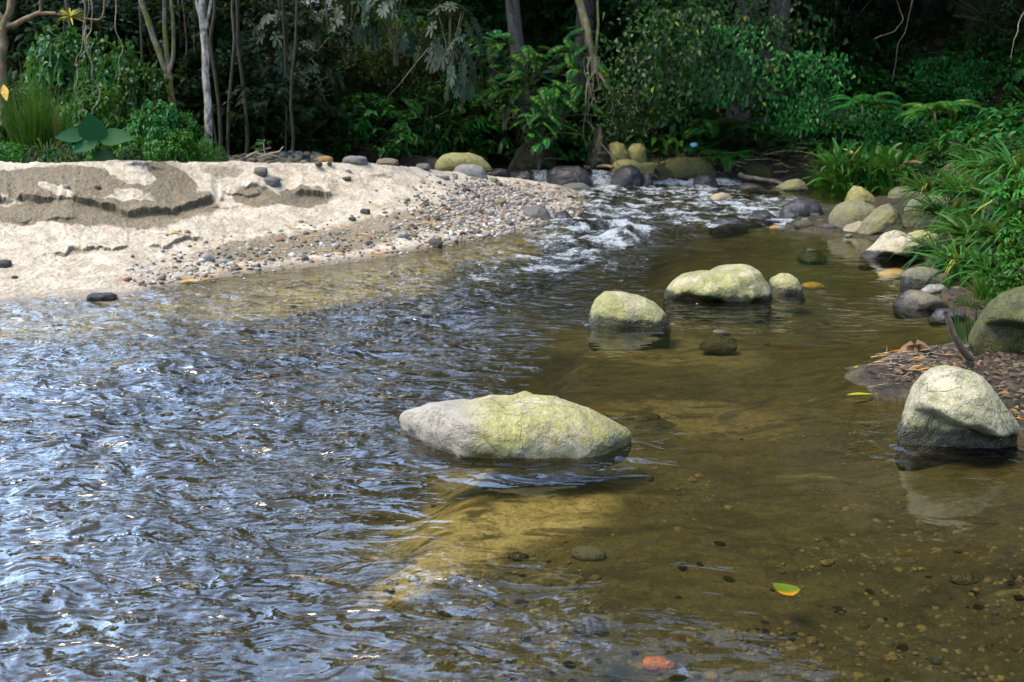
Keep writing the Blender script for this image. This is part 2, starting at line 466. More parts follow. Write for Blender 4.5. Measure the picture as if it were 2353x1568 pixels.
soilc = n.mix(n.rr(nm, .35, .62), (.009, .007, .004), (.028, .021, .013))
soilc = n.mix(n.math('MULTIPLY', n.rr(nk, .56, .66), .6), soilc, (.1, .06, .03))
spy = n.n('ShaderNodeSeparateXYZ'); n.l(P, spy.inputs[0])
soilc = n.mix(n.math('MULTIPLY', n.rr(spy.outputs[1], 9.0, 12.0), n.rr(n.noise(P, 1.1, 4, .6), .5, .6)), soilc, (.010, .016, .005))
tint_ = n.mix(1.0, col, (.85, .85, .85), 'MULTIPLY'); col = n.mix(so, tint_, soilc)
col = n.mix(n.math('MULTIPLY', n.rr(nf, .5, .7), .45), col, n.mix(1.0, col, (.35, .33, .3), 'MULTIPLY'))
col = n.mix(n.math('MULTIPLY', n.rr(nf, .5, .3), .35), col, n.mix(1.0, col, (2.0, 1.9, 1.7), 'MULTIPLY'))
hh = n.math('ADD', n.math('MULTIPLY', nm, .05), n.math('MULTIPLY', nf, .012))
M['ground'] = n.done(n.bsdf(col, .85, n.bump(hh, .7, 1.0), .2))
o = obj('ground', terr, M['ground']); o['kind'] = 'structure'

# far ground around everything, down below the detailed sheet
gx = np.linspace(-110, 110, 90); gy = np.linspace(-110, 110, 90)
GX, GY = np.meshgrid(gx, gy)
rr_ = np.hypot(GX, GY - 12)
GZ = -1.0 + .22 * np.maximum(0, np.abs(GX + GY * .1) - 16) + .35 * np.maximum(0, GY - 46) * (GX > -60) + .6 * fbm(GX * .1, GY * .1, seed=4)
GZ = np.minimum(GZ, 9)
o = obj('hills', mesh_np('hills', np.stack([GX, GY, GZ], -1).reshape(-1, 3), grid_faces(90, 90)), None)
n = NT('forest_floor'); P = n.pos()
o.data.materials.append(n.done(n.bsdf(n.mix(n.noise(P, .6, 5, .6), (.03, .035, .015), (.06, .05, .03)), .9)))
o['kind'] = 'structure'

# ------------------------------------------------------------------ sand bank
us = np.arange(-260, 1372, 2.1)
ts = np.array([((u - CW / 2) / F) for u in us])
# convert u to t at the shore depth
ts = np.interp(us, CU, _T[3])
Yk, Zk = left_rows(ts)
segs = [(1, 2, 14), (2, 3, 70), (3, 4, 90), (4, 5, 110), (5, 6, 110), (6, 7, 50), (7, 8, 40)]
Ys, Zs = [], []
for a, b, m in segs:
    for w in np.linspace(0, 1, m, endpoint=False):
        Ys.append(Yk[a] + (Yk[b] - Yk[a]) * w); Zs.append(Zk[a] + (Zk[b] - Zk[a]) * w)
Ys = np.array(Ys); Zs = np.array(Zs)
for _ in range(25):   # soften the profile corners
    Zs[1:-1] = (Zs[:-2] + Zs[1:-1] * 2 + Zs[2:]) / 4
Xs = ts[None, :] * Ys
SUu, SVv = proj(np.stack([Xs, Ys, Zs], -1))
act = sstep(-.01, .06, Zs)
Zs = Zs + act * (.03 * fbm(Xs * 1.6, Ys * 1.6, seed=41) + .022 * fbm(Xs * 5, Ys * 5, seed=42, o=5, g=.6) + .009 * fbm(Xs * 30, Ys * 30, seed=43, o=3))
crestm = sstep(395, 376, SVv) * sstep(960, 800, SUu)
Zs += crestm * .03 * np.maximum(0, fbm(Xs * 5, Ys * 5, seed=44) + .1)
moist = np.zeros_like(Zs); crack = np.zeros_like(Zs)
# slumped pits and scarps: erosion steps with an undercut lip
LED = [([(90, 583), (140, 582), (200, 574), (270, 575), (330, 565), (385, 568), (400, 556), (470, 545)], .03, .025),
       ([(0, 455), (50, 460), (90, 470), (160, 462), (215, 468), (255, 478), (300, 492), (345, 494), (390, 488), (430, 478), (470, 462), (520, 458)], .065, .045),
       ([(100, 515), (130, 508), (180, 503)], .015, .02),
       ([(670, 450), (700, 447), (730, 446), (775, 452)], .06, .04),
       ([(1040, 425), (1090, 428), (1130, 430)], .02, .02),
       ([(560, 436), (590, 430), (625, 437)], .03, .03), ([(505, 440), (540, 446), (570, 452), (610, 447)], .03, .02), ([(590, 408), (620, 412), (650, 418), (668, 428)], .02, .02),
       ([(280, 384), (330, 382), (380, 385)], .012, .015), ([(15, 508), (60, 512), (95, 506)], .012, .015), ([(470, 470), (510, 478), (560, 474)], .02, .02), ([(850, 405), (885, 402), (910, 407)], .015, .015)]
for li, (pl, amp, und) in enumerate(LED):
    pu = [p[0] for p in pl]; pv = [p[1] for p in pl]
    vl = np.interp(SUu, pu, pv) + 8 * fbm(SUu / 24, SUu * 0 + li, seed=50 + li, o=5, g=.62) 
    ends = sstep(pu[0] - 6, pu[0] + 24, SUu) * sstep(pu[-1] + 6, pu[-1] - 24, SUu)
    if pu[0] <= 0: ends = sstep(pu[-1] + 6, pu[-1] - 24, SUu)
    s = vl - SVv      # positive above the lip
    ends = ends * sstep(-.75, -.25, fbm(SUu / 38, SUu * 0 + 9 * li, seed=90 + li, o=3))
    a = amp * ends * (.65 + .5 * fbm(SUu / 60, SUu * 0 + 3, seed=61 + li))
    Zs += a * sstep(-1.0, 1.0, s) * sstep(70, 4, s) - a * .35 * sstep(-32, -6, s) * sstep(0.5, -1.5, s)
    und = und * .6
    Ys += ends * und * (.9 * sstep(-12, -5, s) * sstep(.8, -1.2, s)) - ends * und * .6 * sstep(-.5, .8, s) * sstep(10, 1.5, s)
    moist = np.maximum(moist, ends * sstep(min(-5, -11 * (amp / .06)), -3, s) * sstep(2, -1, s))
Xs = ts[None, :] * Ys
# darker compact (damp) faces with ragged edges
wn = 22 * fbm(Xs * 3.2, Ys * 3.2, seed=71, o=5); wn2 = 9 * fbm(Xs * 9, Ys * 9, seed=72, o=4)
damp = np.zeros_like(Zs)
for b, k in (((150, 425, 230, 40), .95), ((385, 425, 75, 45, .3), 1.0), ((150, 490, 330, 26), .8), ((430, 468, 80, 25), .8), ((330, 510, 90, 20), .6), ((690, 460, 70, 22), .9), ((600, 455, 60, 22, .1), .8),
             ((520, 395, 60, 14), .5), ((830, 415, 60, 8), .4), ((320, 630, 420, 40, -.12), .35), ((700, 560, 300, 32, -.12), .6), ((980, 505, 240, 30, -.12), .55), ((60, 680, 300, 30), .3)):
    damp = np.maximum(damp, k * blob(SUu + wn, SVv + wn2, *b, soft=.22 if k > .7 else .35))
damp *= 1 - .9 * blob(SUu + wn * .6, SVv + wn2, 300, 400, 58, 24, .25, soft=.12)
damp *= 1 - .9 * blob(SUu + wn * .6, SVv + wn2, 300, 455, 38, 18, .35, soft=.12)
damp *= 1 - .8 * blob(SUu + wn * .6, SVv + wn2, 130, 440, 40, 14, .35, soft=.15)
wetl = sstep(.05, .005, Zs)
grav = sstep(.5, .7, .5 + .5 * fbm(Xs * 1.1, Ys * 1.1, seed=75)) * .3 * sstep(470, 540, SVv) + .9 * blob(SUu, SVv, 1180, 470, 170, 55) 
sb = mesh_np('sand_bank', np.stack([Xs, Ys, Zs], -1).reshape(-1, 3), grid_faces(Ys.shape[0], Ys.shape[1]), attrs={'damp': damp, 'moist': moist, 'wet': wetl, 'grav': grav})
n = NT('river_sand'); P = n.pos()
d = n.attr('damp'); mo = n.attr('moist'); we = n.attr('wet'); gr = n.attr('grav')
n1 = n.noise(P, 5, 6, .65, .4); n2 = n.noise(P, 28, 5, .75); n3 = n.noise(P, 120, 3, .8); n4 = n.noise(n.map(P, (1, 1, 2.5)), 9, 5, .7)
col = n.mix(n.rr(n1, .35, .65), (.41, .355, .27), (.27, .225, .16))
col = n.mix(n.math('MULTIPLY', n.rr(n4, .56, .66), .4), col, (.20, .16, .11))
dc = n.mix(n.rr(n2, .3, .7), (.145, .118, .076), (.112, .090, .057))
col = n.mix(n.rr(n.math('ADD', d, n.math('MULTIPLY', n.math('SUBTRACT', n2, .5), .5)), .25, .65), col, dc)
spk = n.rr(n3, .60, .66); spl = n.rr(n.noise(P, 48, 4, .75), .58, .63)
col = n.mix(n.math('MULTIPLY', spk, .7), col, (.10, .08, .06))
col = n.mix(n.math('MULTIPLY', spl, .65), col, (.14, .11, .075))
col = n.mix(n.math('MULTIPLY', n.rr(n.noise(P, 75, 2, .6), .66, .7), .8), col, (.55, .5, .43))
vc = n.vor(P, 42, 'F1', 'Color'); sc_ = n.n('ShaderNodeSeparateColor'); n.l(vc, sc_.inputs[0])
gcol = n.mix(sc_.outputs[0], (.09, .08, .065), (.40, .36, .30)); gcol = n.mix(n.rr(sc_.outputs[1], .8, .9), gcol, (.42, .24, .12))
col = n.mix(n.math('MULTIPLY', n.rr(n.math('ADD', gr, n.math('MULTIPLY', n.math('SUBTRACT', sc_.outputs[2], .5), .5)), .4, .6), .85), col, gcol)
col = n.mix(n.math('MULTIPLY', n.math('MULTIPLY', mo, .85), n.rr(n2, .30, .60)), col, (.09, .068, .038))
col = n.mix(n.math('MULTIPLY', we, .85), col, (.11, .085, .05))
hh = n.math('ADD', n.math('MULTIPLY', n2, .032), n.math('ADD', n.math('MULTIPLY', n3, .007), n.math('MULTIPLY', n1, .06)))
vd = n.vor(P, 42, 'F1', 'Distance')
hh = n.math('SUBTRACT', hh, n.math('MULTIPLY', n.math('MULTIPLY', vd, gr), .03))
M['sand'] = n.done(n.bsdf(col, n.rr(we, 0, 1, .95, .45), n.bump(hh, .9, 1.0), .2))
o = obj('sand_bank', sb, M['sand']); o['kind'] = 'structure'
SBX = Xs; SBY = Ys; SBZ = Zs

def surf(x, y):
    return gh(x, y)

def on_bank(u, v):
    """nearest sand bank vertex to a photo point"""
    i = np.argmin((SUu_c - u) ** 2 + (SVv_c - v) ** 2)
    return CC[i]
SUu_c, SVv_c = proj(np.stack([Xs, Ys, Zs], -1)); SUu_c = SUu_c[:-60:2, ::2].ravel(); SVv_c = SVv_c[:-60:2, ::2].ravel()
CC = np.stack([Xs, Ys, Zs], -1)[:-60:2, ::2].reshape(-1, 3)

# ------------------------------------------------------------------ boulders
def ico(sub):
    bm = bmesh.new(); bmesh.ops.create_icosphere(bm, subdivisions=sub, radius=1.0)
    V = np.array([v.co[:] for v in bm.verts]); Fc = np.array([[v.index for v in f.verts] for f in bm.faces]); bm.free()
    return V, Fc
ICO = {k: ico(k) for k in (2, 3, 4, 5, 6)}

ROCKS = []   # x, y, radius for ripples
def sil_rock(name, label, cat, mat, pts, base_v, dep, seed, lvl=0.0, sub=5, nz=.05, group=None, sink=.12, top_pull=0.0, under=0.0, D=None, front=.42, ripple=True, ey=2.15, fl=None, taper=None, cut=None):
    """a boulder whose outline follows pts (photo points, left to right over the top), standing at the waterline base_v"""
    uc = sum(p[0] for p in pts) / len(pts)
    if D is None:
        D = at_z(uc, base_v, lvl)[1] + front * dep
    xz = np.array([[*at_y(u, v, D)[[0, 2]]] for u, v in pts])
    zt = xz[:, 1].max(); x0, x1 = xz[0, 0], xz[-1, 0]
    zb = lvl - sink
    ins_ = -.15 if sub <= 4 else .03
    if mat == 'bedrock': sink = .055
    poly = [(x0 + ins_ * (x1 - x0), zb)] + [tuple(p) for p in xz] + [(x1 - ins_ * (x1 - x0), zb)]
    poly = np.array(poly)
    c = np.array([(x0 + x1) / 2, lvl + .38 * (zt - lvl) if zt - lvl > .02 else zt - .02])
    # fit polygon radius over angle
    ang = np.linspace(-math.pi, math.pi, 361)
    R = np.zeros(361)
    n_ = len(poly)
    for i in range(n_):
        a = poly[i] - c; b = poly[(i + 1) % n_] - c; e = b - a
        dx, dz = np.cos(ang), np.sin(ang)
        det = dx * (-e[1]) + dz * e[0]
        det = np.where(np.abs(det) < 1e-9, 1e-9, det)
        r = (a[0] * (-e[1]) + a[1] * e[0]) / det
        s_ = (dx * a[1] - dz * a[0]) / det
        ok = (r > 0) & (s_ >= -.001) & (s_ <= 1.001)
        R = np.where(ok & (r > R), r, R)
    for _ in range(7):
        R = (np.roll(R[:-1], 1) + R[:-1] * 2 + np.roll(R[:-1], -1)) / 4; R = np.append(R, R[0])
    V, Fc = ICO[sub]; V = V.copy()
    q = (np.abs(V) ** ey).sum(1) ** (1 / ey); V = V / q[:, None]
    th = np.arctan2(V[:, 2], V[:, 0]); rho = np.hypot(V[:, 0], V[:, 2])
    Rt = np.interp(th, ang, R)
    size = float(np.mean(R))
    for it in range(4):
        X = c[0] + np.cos(th) * Rt * rho
        Z = c[1] + np.sin(th) * Rt * rho
        nz_ = V[:, 2] / np.linalg.norm(V, axis=1)
        sk_ = np.where(nz_ < 0, 1 / np.maximum(np.sqrt(1 - nz_ ** 2), .62) ** .45, 1.0)
        sk_ = 1.0
        X = c[0] + (X - c[0]) * sk_
        Yv = V[:, 1] * dep / 2 * sk_
        if fl is not None:
            q_ = np.array([at_z(a_, b_, lvl)[:2] for a_, b_ in fl]); yf = np.interp(X, q_[:, 0], q_[:, 1])
            tp = np.interp(X, q_[:, 0], taper)
            Yv = yf - D + dep * tp * (V[:, 1] * sk_ * .5 + .48)
        # upper part leans: undercut front below
        Pn = np.stack([X, D + Yv, Z], 1)
        fr = np.clip(-V[:, 1], 0, 1); low = np.clip((c[1] + .1 * size - Z) / (size), 0, 1)
        if cut is not None:
            zl = at_y(uc, cut[0], D - dep * .3)[2] + (at_y(uc, cut[1], D - dep * .3)[2] - at_y(uc, cut[0], D - dep * .3)[2]) * (X - x0) / (x1 - x0)
            zl = zl + .12 * size * vnoise(X * 9 / size * .3, X * 0, seed=seed)
            low = sstep(0, .30, (zl - Z) / size)
        Pn[:, 1] += under * fr * low * dep
        k = 1.15 / size
        nn = fbm(Pn[:, 0] * k + seed * 7.7, Pn[:, 1] * k, Pn[:, 2] * k, seed=seed, o=3)
        n2 = fbm(Pn[:, 0] * k * 4 + seed, Pn[:, 1] * k * 4, Pn[:, 2] * k * 4, seed=seed + 5, o=4)
        # flattened facets
        nf = np.abs(vnoise(Pn[:, 0] * k * 1.7 + 3 * seed, Pn[:, 1] * k * 1.7, Pn[:, 2] * k * 1.7, seed=seed + 9)) * 1.3
        n2 = n2 + .35 * fbm(Pn[:, 0] * k * 14 + seed, Pn[:, 1] * k * 14, Pn[:, 2] * k * 14, seed=seed + 15, o=3)
        dirn = V / np.linalg.norm(V, axis=1, keepdims=True)
        Q = Pn + dirn * (size * (nz * 1.6 * nn + nz * .55 * n2 - nz * .9 * nf + nz * .4))[:, None]
        u_, v_ = proj(Q); top = v_.min(); want = min(p[1] for p in pts)
        zt_now = Q[:, 2].max()
        err_z = (top - want) / F * D
        if abs(top - want) < .6 and it: break
        sc = (zt_now - c[1] + err_z) / max(zt_now - c[1], 1e-3)
        sc = min(max(sc, .6), 1.6)
        Rt = np.where(np.sin(th) > 0, Rt * (1 + (sc - 1) * np.sin(th)), Rt)
    cen = np.array([c[0], D, lvl])
    me = mesh_np(name, Q - cen, Fc)
    o = obj(name, me, M[mat], None, cen)
    tag(o, label, cat, group)
    if ripple: ROCKS.append((c[0], D, (x1 - x0) / 2, dep / 2, lvl))
    return o

RB = 'boulders standing in the river'
sil_rock('boulder', 'large low boulder with yellow-green algae and a grey left tail, alone in the near water', 'boulder', 'main',
         [(899, 990), (905, 978), (925, 964), (955, 950), (962, 936), (985, 929), (1020, 936), (1055, 936), (1085, 922), (1112, 908), (1165, 903), (1205, 899), (1262, 908), (1320, 925), (1390, 956), (1425, 982), (1446, 998), (1449, 1030)], 1056, .50, 3, sub=6, nz=.055, sink=.10, ey=2.1, fl=[(899, 990), (940, 1015), (1000, 1043), (1060, 1060), (1250, 1058), (1400, 1054), (1449, 1032)], taper=[.30, .45, .7, 1, 1, .8, .5])
sil_rock('boulder', 'rounded pale boulder, the shorter of the two big mid-river rocks, dark wet at its foot', 'boulder', 'pale',
         [(1352, 742), (1357, 712), (1368, 690), (1388, 672), (1422, 669), (1470, 679), (1508, 697), (1530, 722), (1540, 745)], 752, .42, 5, sub=5, nz=.045, sink=.2)
sil_rock('boulder', 'broad pale pitted boulder with a dark undercut, right of the rounded one', 'boulder', 'pale',
         [(1524, 680), (1540, 655), (1565, 634), (1600, 627), (1640, 623), (1672, 610), (1715, 607), (1745, 617), (1764, 648), (1773, 680)], 697, .6, 11, sub=5, nz=.05, sink=.15, under=.22, cut=(670, 690))
sil_rock('boulder', 'small round cream boulder touching the right end of the broad pitted boulder', 'boulder', 'pale',
         [(1764, 665), (1770, 642), (1790, 629), (1812, 627), (1832, 640), (1842, 662)], 677, .26, 13, sub=4, nz=.05, sink=.1)
sil_rock('boulder', 'steep pale blunt-cone boulder with dark hollow base, beside the debris heap', 'boulder', 'rightb',
         [(2066, 1005), (2076, 970), (2100, 915), (2130, 868), (2150, 850), (2178, 840), (2215, 839), (2240, 850), (2262, 882), (2292, 920), (2315, 955), (2330, 1000), (2332, 1030)], 1052, .42, 17, sub=6, nz=.055, sink=.12, under=.38, cut=(915, 1010))
sil_rock('boulder', 'cream wedge-shaped boulder with a black waterline, below the strap-leaf grass', 'boulder', 'cream',
         [(1978, 594), (2000, 578), (2022, 560), (2040, 540), (2062, 529), (2082, 536), (2100, 550), (2120, 568), (2126, 588)], 599, .55, 19, sub=5, nz=.05, sink=.15, under=.25, cut=(582, 568))
BB_ = 'boulders heaped on the right-hand bar'
sil_rock('boulder', 'rough olive boulder with a slanting left side, just behind the cream wedge-shaped boulder', 'boulder', 'olive',
         [(1966, 540), (1982, 515), (2005, 490), (2025, 472), (2045, 468), (2062, 485), (2073, 520), (2075, 540)], 546, .5, 23, nz=.07, sink=.05, D=None, group=BB_)
sil_rock('boulder', 'big smooth rounded olive-grey boulder left of the rough olive one', 'boulder', 'olive',
         [(1902, 525), (1908, 495), (1925, 472), (1950, 460), (1980, 460), (2005, 472), (2022, 500), (2026, 525)], 535, .6, 29, nz=.03, sink=.05, group=BB_)
sil_rock('boulder', 'pointed small boulder with a yellow mossy crest above the smooth rounded one', 'boulder', 'yellow',
         [(1942, 468), (1952, 444), (1964, 427), (1976, 427), (1992, 438), (2006, 452), (2014, 468)], 474, .5, 31, nz=.05, sink=.05, group=BB_)
sil_rock('boulder', 'round olive boulder at the back of the right bar, next to the dark far water', 'boulder', 'olive',
         [(2040, 464), (2046, 442), (2062, 431), (2085, 428), (2105, 436), (2118, 452), (2122, 466)], 470, .5, 37, nz=.03, sink=.05, group=BB_)
sil_rock('boulder', 'big olive boulder half hidden by the drooping strap leaves', 'boulder', 'olive',
         [(2080, 530), (2082, 480), (2098, 458), (2130, 448), (2175, 452), (2210, 475), (2225, 530)], 545, .7, 41, nz=.03, sink=.05, group=BB_)
sil_rock('boulder', 'flat light boulder lying low between the smooth and the rough olive ones', 'boulder', 'tan',
         [(1930, 535), (1945, 520), (1975, 508), (1990, 512), (1996, 535)], 540, .25, 43, sub=4, nz=.05, sink=.05, group=BB_)
sil_rock('boulder', 'pale flat stone under the drooping grass right of the rough olive boulder', 'boulder', 'pale',
         [(2082, 560), (2090, 538), (2120, 528), (2150, 535), (2160, 560)], 565, .4, 44, sub=4, nz=.05, sink=.05, group=BB_)
sil_rock('boulder', 'dark brown boulder at the water edge right below the grass roots', 'boulder', 'brownr',
         [(2072, 655), (2076, 632), (2092, 618), (2125, 613), (2160, 620), (2185, 640), (2190, 660)], 664, .34, 47, nz=.045, sink=.08)
sil_rock('boulder', 'dark brown lens-shaped boulder nearest below the brown one at the right shore', 'boulder', 'brownr',
         [(2058, 700), (2072, 680), (2098, 666), (2125, 666), (2152, 680), (2176, 702)], 712, .36, 53, nz=.045, sink=.08)
sil_rock('stone', 'small flat grey stone wedged between the two dark brown shore boulders', 'stone', 'grey',
         [(2122, 665), (2138, 654), (2165, 653), (2178, 664)], 672, .16, 54, sub=4, nz=.05, sink=.03, ripple=False)
sil_rock('stone', 'small wet blue-grey stone behind the upright driftwood stick', 'stone', 'black',
         [(2142, 728), (2156, 712), (2190, 708), (2218, 722)], 732, .2, 59, sub=4, nz=.04, sink=.05)
sil_rock('boulder', 'huge moss-covered boulder cut by the right edge of the picture, black underneath', 'boulder', 'mossd',
         [(2240, 790), (2262, 745), (2282, 705), (2318, 680), (2360, 660), (2430, 650), (2500, 668), (2560, 740), (2570, 800)], 862, .75, 61, sub=6, nz=.06, sink=-.02, under=.45, cut=(740, 740), ripple=False)
sil_rock('boulder', 'low tan rock with a dark wet toe in the quiet far right water', 'boulder', 'olive',
         [(1770, 438), (1795, 425), (1812, 414), (1832, 411), (1848, 420), (1856, 436)], 440, .5, 67, sub=4, nz=.04, sink=.08)
sil_rock('boulder', 'pale tan rock almost drowned by the rapids', 'boulder', 'tan',
         [(1628, 456), (1642, 446), (1660, 442), (1678, 449), (1684, 458)], 461, .35, 71, sub=4, nz=.03, sink=.1)
sil_rock('boulder', 'long yellow-green mossy boulder on top of the gravel bar before the dark forest', 'boulder', 'yellow',
         [(998, 385), (1003, 370), (1016, 357), (1040, 351), (1080, 352), (1108, 362), (1124, 378), (1132, 390)], 388, .6, 73, nz=.03, lvl=.50, sink=.06, ripple=False)
sil_rock('boulder', 'grey boulder leaning in front of the long yellow-green mossy one', 'boulder', 'grey',
         [(1040, 398), (1046, 385), (1062, 377), (1090, 378), (1112, 388), (1120, 408)], 414, .45, 79, nz=.05, lvl=.42, sink=.06, ripple=False, sub=4)
sil_rock('boulder', 'taller rounded yellow boulder standing behind the cascade', 'boulder', 'yellow',
         [(1388, 368), (1390, 345), (1402, 330), (1418, 325), (1434, 334), (1444, 352), (1446, 368)], 372, .5, 83, D=18.6, lvl=.38, nz=.045, sink=.1, ripple=False)
sil_rock('boulder', 'yellow boulder shouldering the right side of the taller yellow one', 'boulder', 'yellow',
         [(1440, 365), (1442, 342), (1454, 331), (1472, 330), (1482, 342), (1486, 366)], 372, .45, 89, D=18.8, lvl=.38, nz=.045, sink=.1, ripple=False)
sil_rock('boulder', 'low yellow boulder lying in front of the two upright yellow ones', 'boulder', 'yellow',
         [(1403, 384), (1412, 371), (1432, 367), (1455, 368), (1478, 376), (1504, 372), (1506, 386)], 392, .4, 97, D=18.25, lvl=.25, nz=.045, sink=.12, ripple=False)
sil_rock('boulder', 'big glistening black boulder right of the narrow cascade', 'boulder', 'black',
         [(1256, 418), (1258, 396), (1272, 384), (1300, 381), (1330, 381), (1346, 390), (1358, 412), (1362, 425)], 433, .7, 101, D=17.85, nz=.07, sink=.2)
sil_rock('boulder', 'dark slate-blue wet boulder left of the narrow cascade', 'boulder', 'black',
         [(1178, 420), (1182, 404), (1196, 394), (1212, 393), (1224, 402), (1228, 420)], 432, .45, 103, D=17.85, nz=.06, sink=.2)
sil_rock('boulder', 'tall dark purplish boulder with a ridge, in the middle of the weir', 'boulder', 'black',
         [(1403, 420), (1412, 396), (1430, 381), (1448, 377), (1466, 388), (1477, 410), (1482, 425)], 431, .6, 107, D=17.85, nz=.06, sink=.2)
sil_rock('boulder', 'narrow dark brown stone leaning on the purplish weir boulder', 'boulder', 'black',
         [(1475, 420), (1478, 402), (1486, 394), (1496, 400), (1500, 420)], 428, .3, 109, sub=4, D=17.75, nz=.06, sink=.2)
sil_rock('boulder', 'low smooth dark grey boulder at the foot of the glistening black one', 'boulder', 'dgrey',
         [(1282, 438), (1294, 425), (1318, 420), (1342, 421), (1358, 432), (1364, 444)], 448, .5, 113, sub=4, D=17.30, nz=.03, sink=.15)
sil_rock('boulder', 'dark boulder between the drowned pale rock and the far right foam', 'boulder', 'black',
         [(1592, 420), (1604, 404), (1622, 398), (1640, 408), (1648, 422)], 427, .5, 127, sub=4, D=18.00, nz=.07, sink=.2)
sil_rock('boulder', 'dark brown boulder on the far shore left of the log', 'boulder', 'mossd',
         [(1512, 398), (1518, 380), (1540, 366), (1570, 360), (1610, 364), (1636, 380), (1646, 400)], 402, .9, 131, D=18.7, lvl=.1, nz=.05, sink=.2)
sil_rock('boulder', 'dark mud-stained boulder at the far shore under the leaf litter', 'boulder', 'mossd',
         [(1640, 402), (1652, 380), (1690, 366), (1740, 372), (1770, 385), (1786, 405)], 408, .9, 137, D=19.6, lvl=.05, nz=.06, sink=.1, ripple=False)
sil_rock('boulder', 'dark grey shore boulder with straws on it at the tip of the gravel bar', 'boulder', 'dgrey',
         [(1182, 508), (1195, 486), (1215, 475), (1240, 473), (1258, 484), (1272, 508)], 514, .5, 139, nz=.04, sink=.12)
sil_rock('boulder', 'small black wet rock right of the straw-covered shore boulder', 'boulder', 'black',
         [(1268, 505), (1278, 490), (1296, 486), (1310, 494), (1318, 506)], 509, .35, 149, sub=4, nz=.07, sink=.12)
sil_rock('boulder', 'round light grey boulder left of the cascade pool', 'boulder', 'grey',
         [(1160, 440), (1164, 424), (1178, 418), (1196, 422), (1206, 440)], 446, .35, 151, sub=4, nz=.03, lvl=.06, sink=.1, ripple=False)
sil_rock('boulder', 'dark greenish boulder behind the round light grey one', 'boulder', 'dgrey',
         [(1116, 425), (1124, 412), (1142, 405), (1160, 410), (1168, 425)], 430, .4, 157, sub=4, nz=.04, lvl=.2, sink=.1, ripple=False)
sil_rock('boulder', 'dark square boulder on the weir left of the slate-blue one', 'boulder', 'black',
         [(1128, 405), (1132, 392), (1150, 388), (1168, 392), (1174, 410)], 415, .4, 163, sub=4, D=17.90, nz=.04, lvl=.28, sink=.15, ripple=False)
# drowned and half drowned stones
SR = 'dark stones breaking the rapids on the right'
for i, (pts, bv, lab) in enumerate((
    ([(1790, 498), (1802, 470), (1830, 456), (1862, 455), (1884, 468), (1898, 500)], 505, 'largest glossy dark rock in the rapids before the right bar'),
    ([(1722, 500), (1736, 486), (1760, 482), (1784, 500)], 504, 'dark rock with water sliding over it, left of the largest glossy one'),
    ([(1640, 515), (1655, 502), (1690, 500), (1712, 514)], 518, 'low drowned rock at the left end of the dark rapids rocks'),
    ([(1694, 430), (1710, 420), (1740, 424), (1760, 432)], 434, 'flat dark stone beside the far tan rock'))):
    sil_rock('stone', lab, 'stone', 'black', pts, bv, .45, 170 + i, sub=4, nz=.06, sink=.15)
sil_rock('stone', 'glistening stone reflecting the sky in the near shallows, above the orange stone', 'stone', 'black',
         [(1322, 1452), (1336, 1434), (1350, 1424), (1368, 1424), (1386, 1438), (1398, 1456)], 1458, .10, 181, sub=4, nz=.05, sink=.02, ripple=False)
for (u, v, wx, wy, hz, top, lab) in ((1867, 574, .075, .06, .035, .012, 'black stone tip in the calm water left of the cream wedge boulder'),
                                     (1656, 763, .062, .045, .035, .014, 'small black wet stone just breaking the surface below the two mid-river rocks'),
                                     (1474, 913, .10, .055, .028, -.09, 'dark flat stone lying under clear water behind the algae boulder')):
    V, Fc = ICO[4]; p = at_z(u, v, 0)
    Q = V * (1 + .22 * fbm(V[:, 0] * 1.5 + u, V[:, 1] * 1.5, V[:, 2] * 1.5, seed=int(u) % 89, o=4)[:, None]) * np.array([wx, wy, hz])
    # a broad skirt that settles on the bed
    k_ = np.where(V[:, 2] < 0, 1 + 2.2 * np.clip(-V[:, 2], 0, 1) / np.maximum(np.sqrt(1 - np.clip(V[:, 2], -1, 1) ** 2), .25) ** .5, 1.0)
    Q[:, 0] *= k_; Q[:, 1] *= k_; Q[:, 2] = np.where(Q[:, 2] < 0, Q[:, 2] * 3.2, Q[:, 2])
    tag(obj('stone', mesh_np('stone', Q, Fc), M['bedrock'], None, (p[0], p[1] + wy * .3, top - hz)), lab, 'stone')

# stones seen through the water
for (u, v, w, mat, lab) in ((1512, 1532, .052, 'orangew', 'bright orange stone under the near water at the bottom edge'),
                            (2060, 637, .16, 'gold', 'golden sunlit slab under water left of the dark brown shore boulder'),  # this slab and the next stone put sun flecks into bright colour
                            (1800, 525, .17, 'gold', 'golden stone under shallow water at the left tip of the right bar'),
                            (1868, 660, .1, 'gold', 'ochre stone under water beside the small round cream boulder'),
                            (2225, 1335, .06, 'olive', 'greyish stone lying under the near water at the right'),
                            (1190, 1283, .04, 'black', 'black pebble under the sandy shallows below the algae boulder'),
                            (1120, 1362, .05, 'dgrey', 'dark stone on the near riverbed left of the glistening stone'),
                            (1040, 1405, .06, 'dgrey', 'dark square-edged stone on the near riverbed, lower left of centre'),
                            (1350, 1278, .07, 'dgrey', 'drowned dark cobble before the sandy patch')):
    p = at_z(u, v, -.1); z = gh(p[0], p[1]); z = min(z, -.05)
    p = at_z(u, v, z)
    V, Fc = ICO[4]
    Q = V * (1 + .18 * fbm(V[:, 0] * 1.3 + u, V[:, 1] * 1.3, V[:, 2] * 1.3, seed=int(u) % 97)[:, None]) * np.array([w, w * .6, min(w * .42, -z * .8 + .01)])
    ob_ = obj('stone', mesh_np('stone', Q, Fc), M[mat], None, (p[0], p[1], z + .006), (0, 0, random.uniform(-.4, .4)))
    tag(ob_, lab, 'stone')

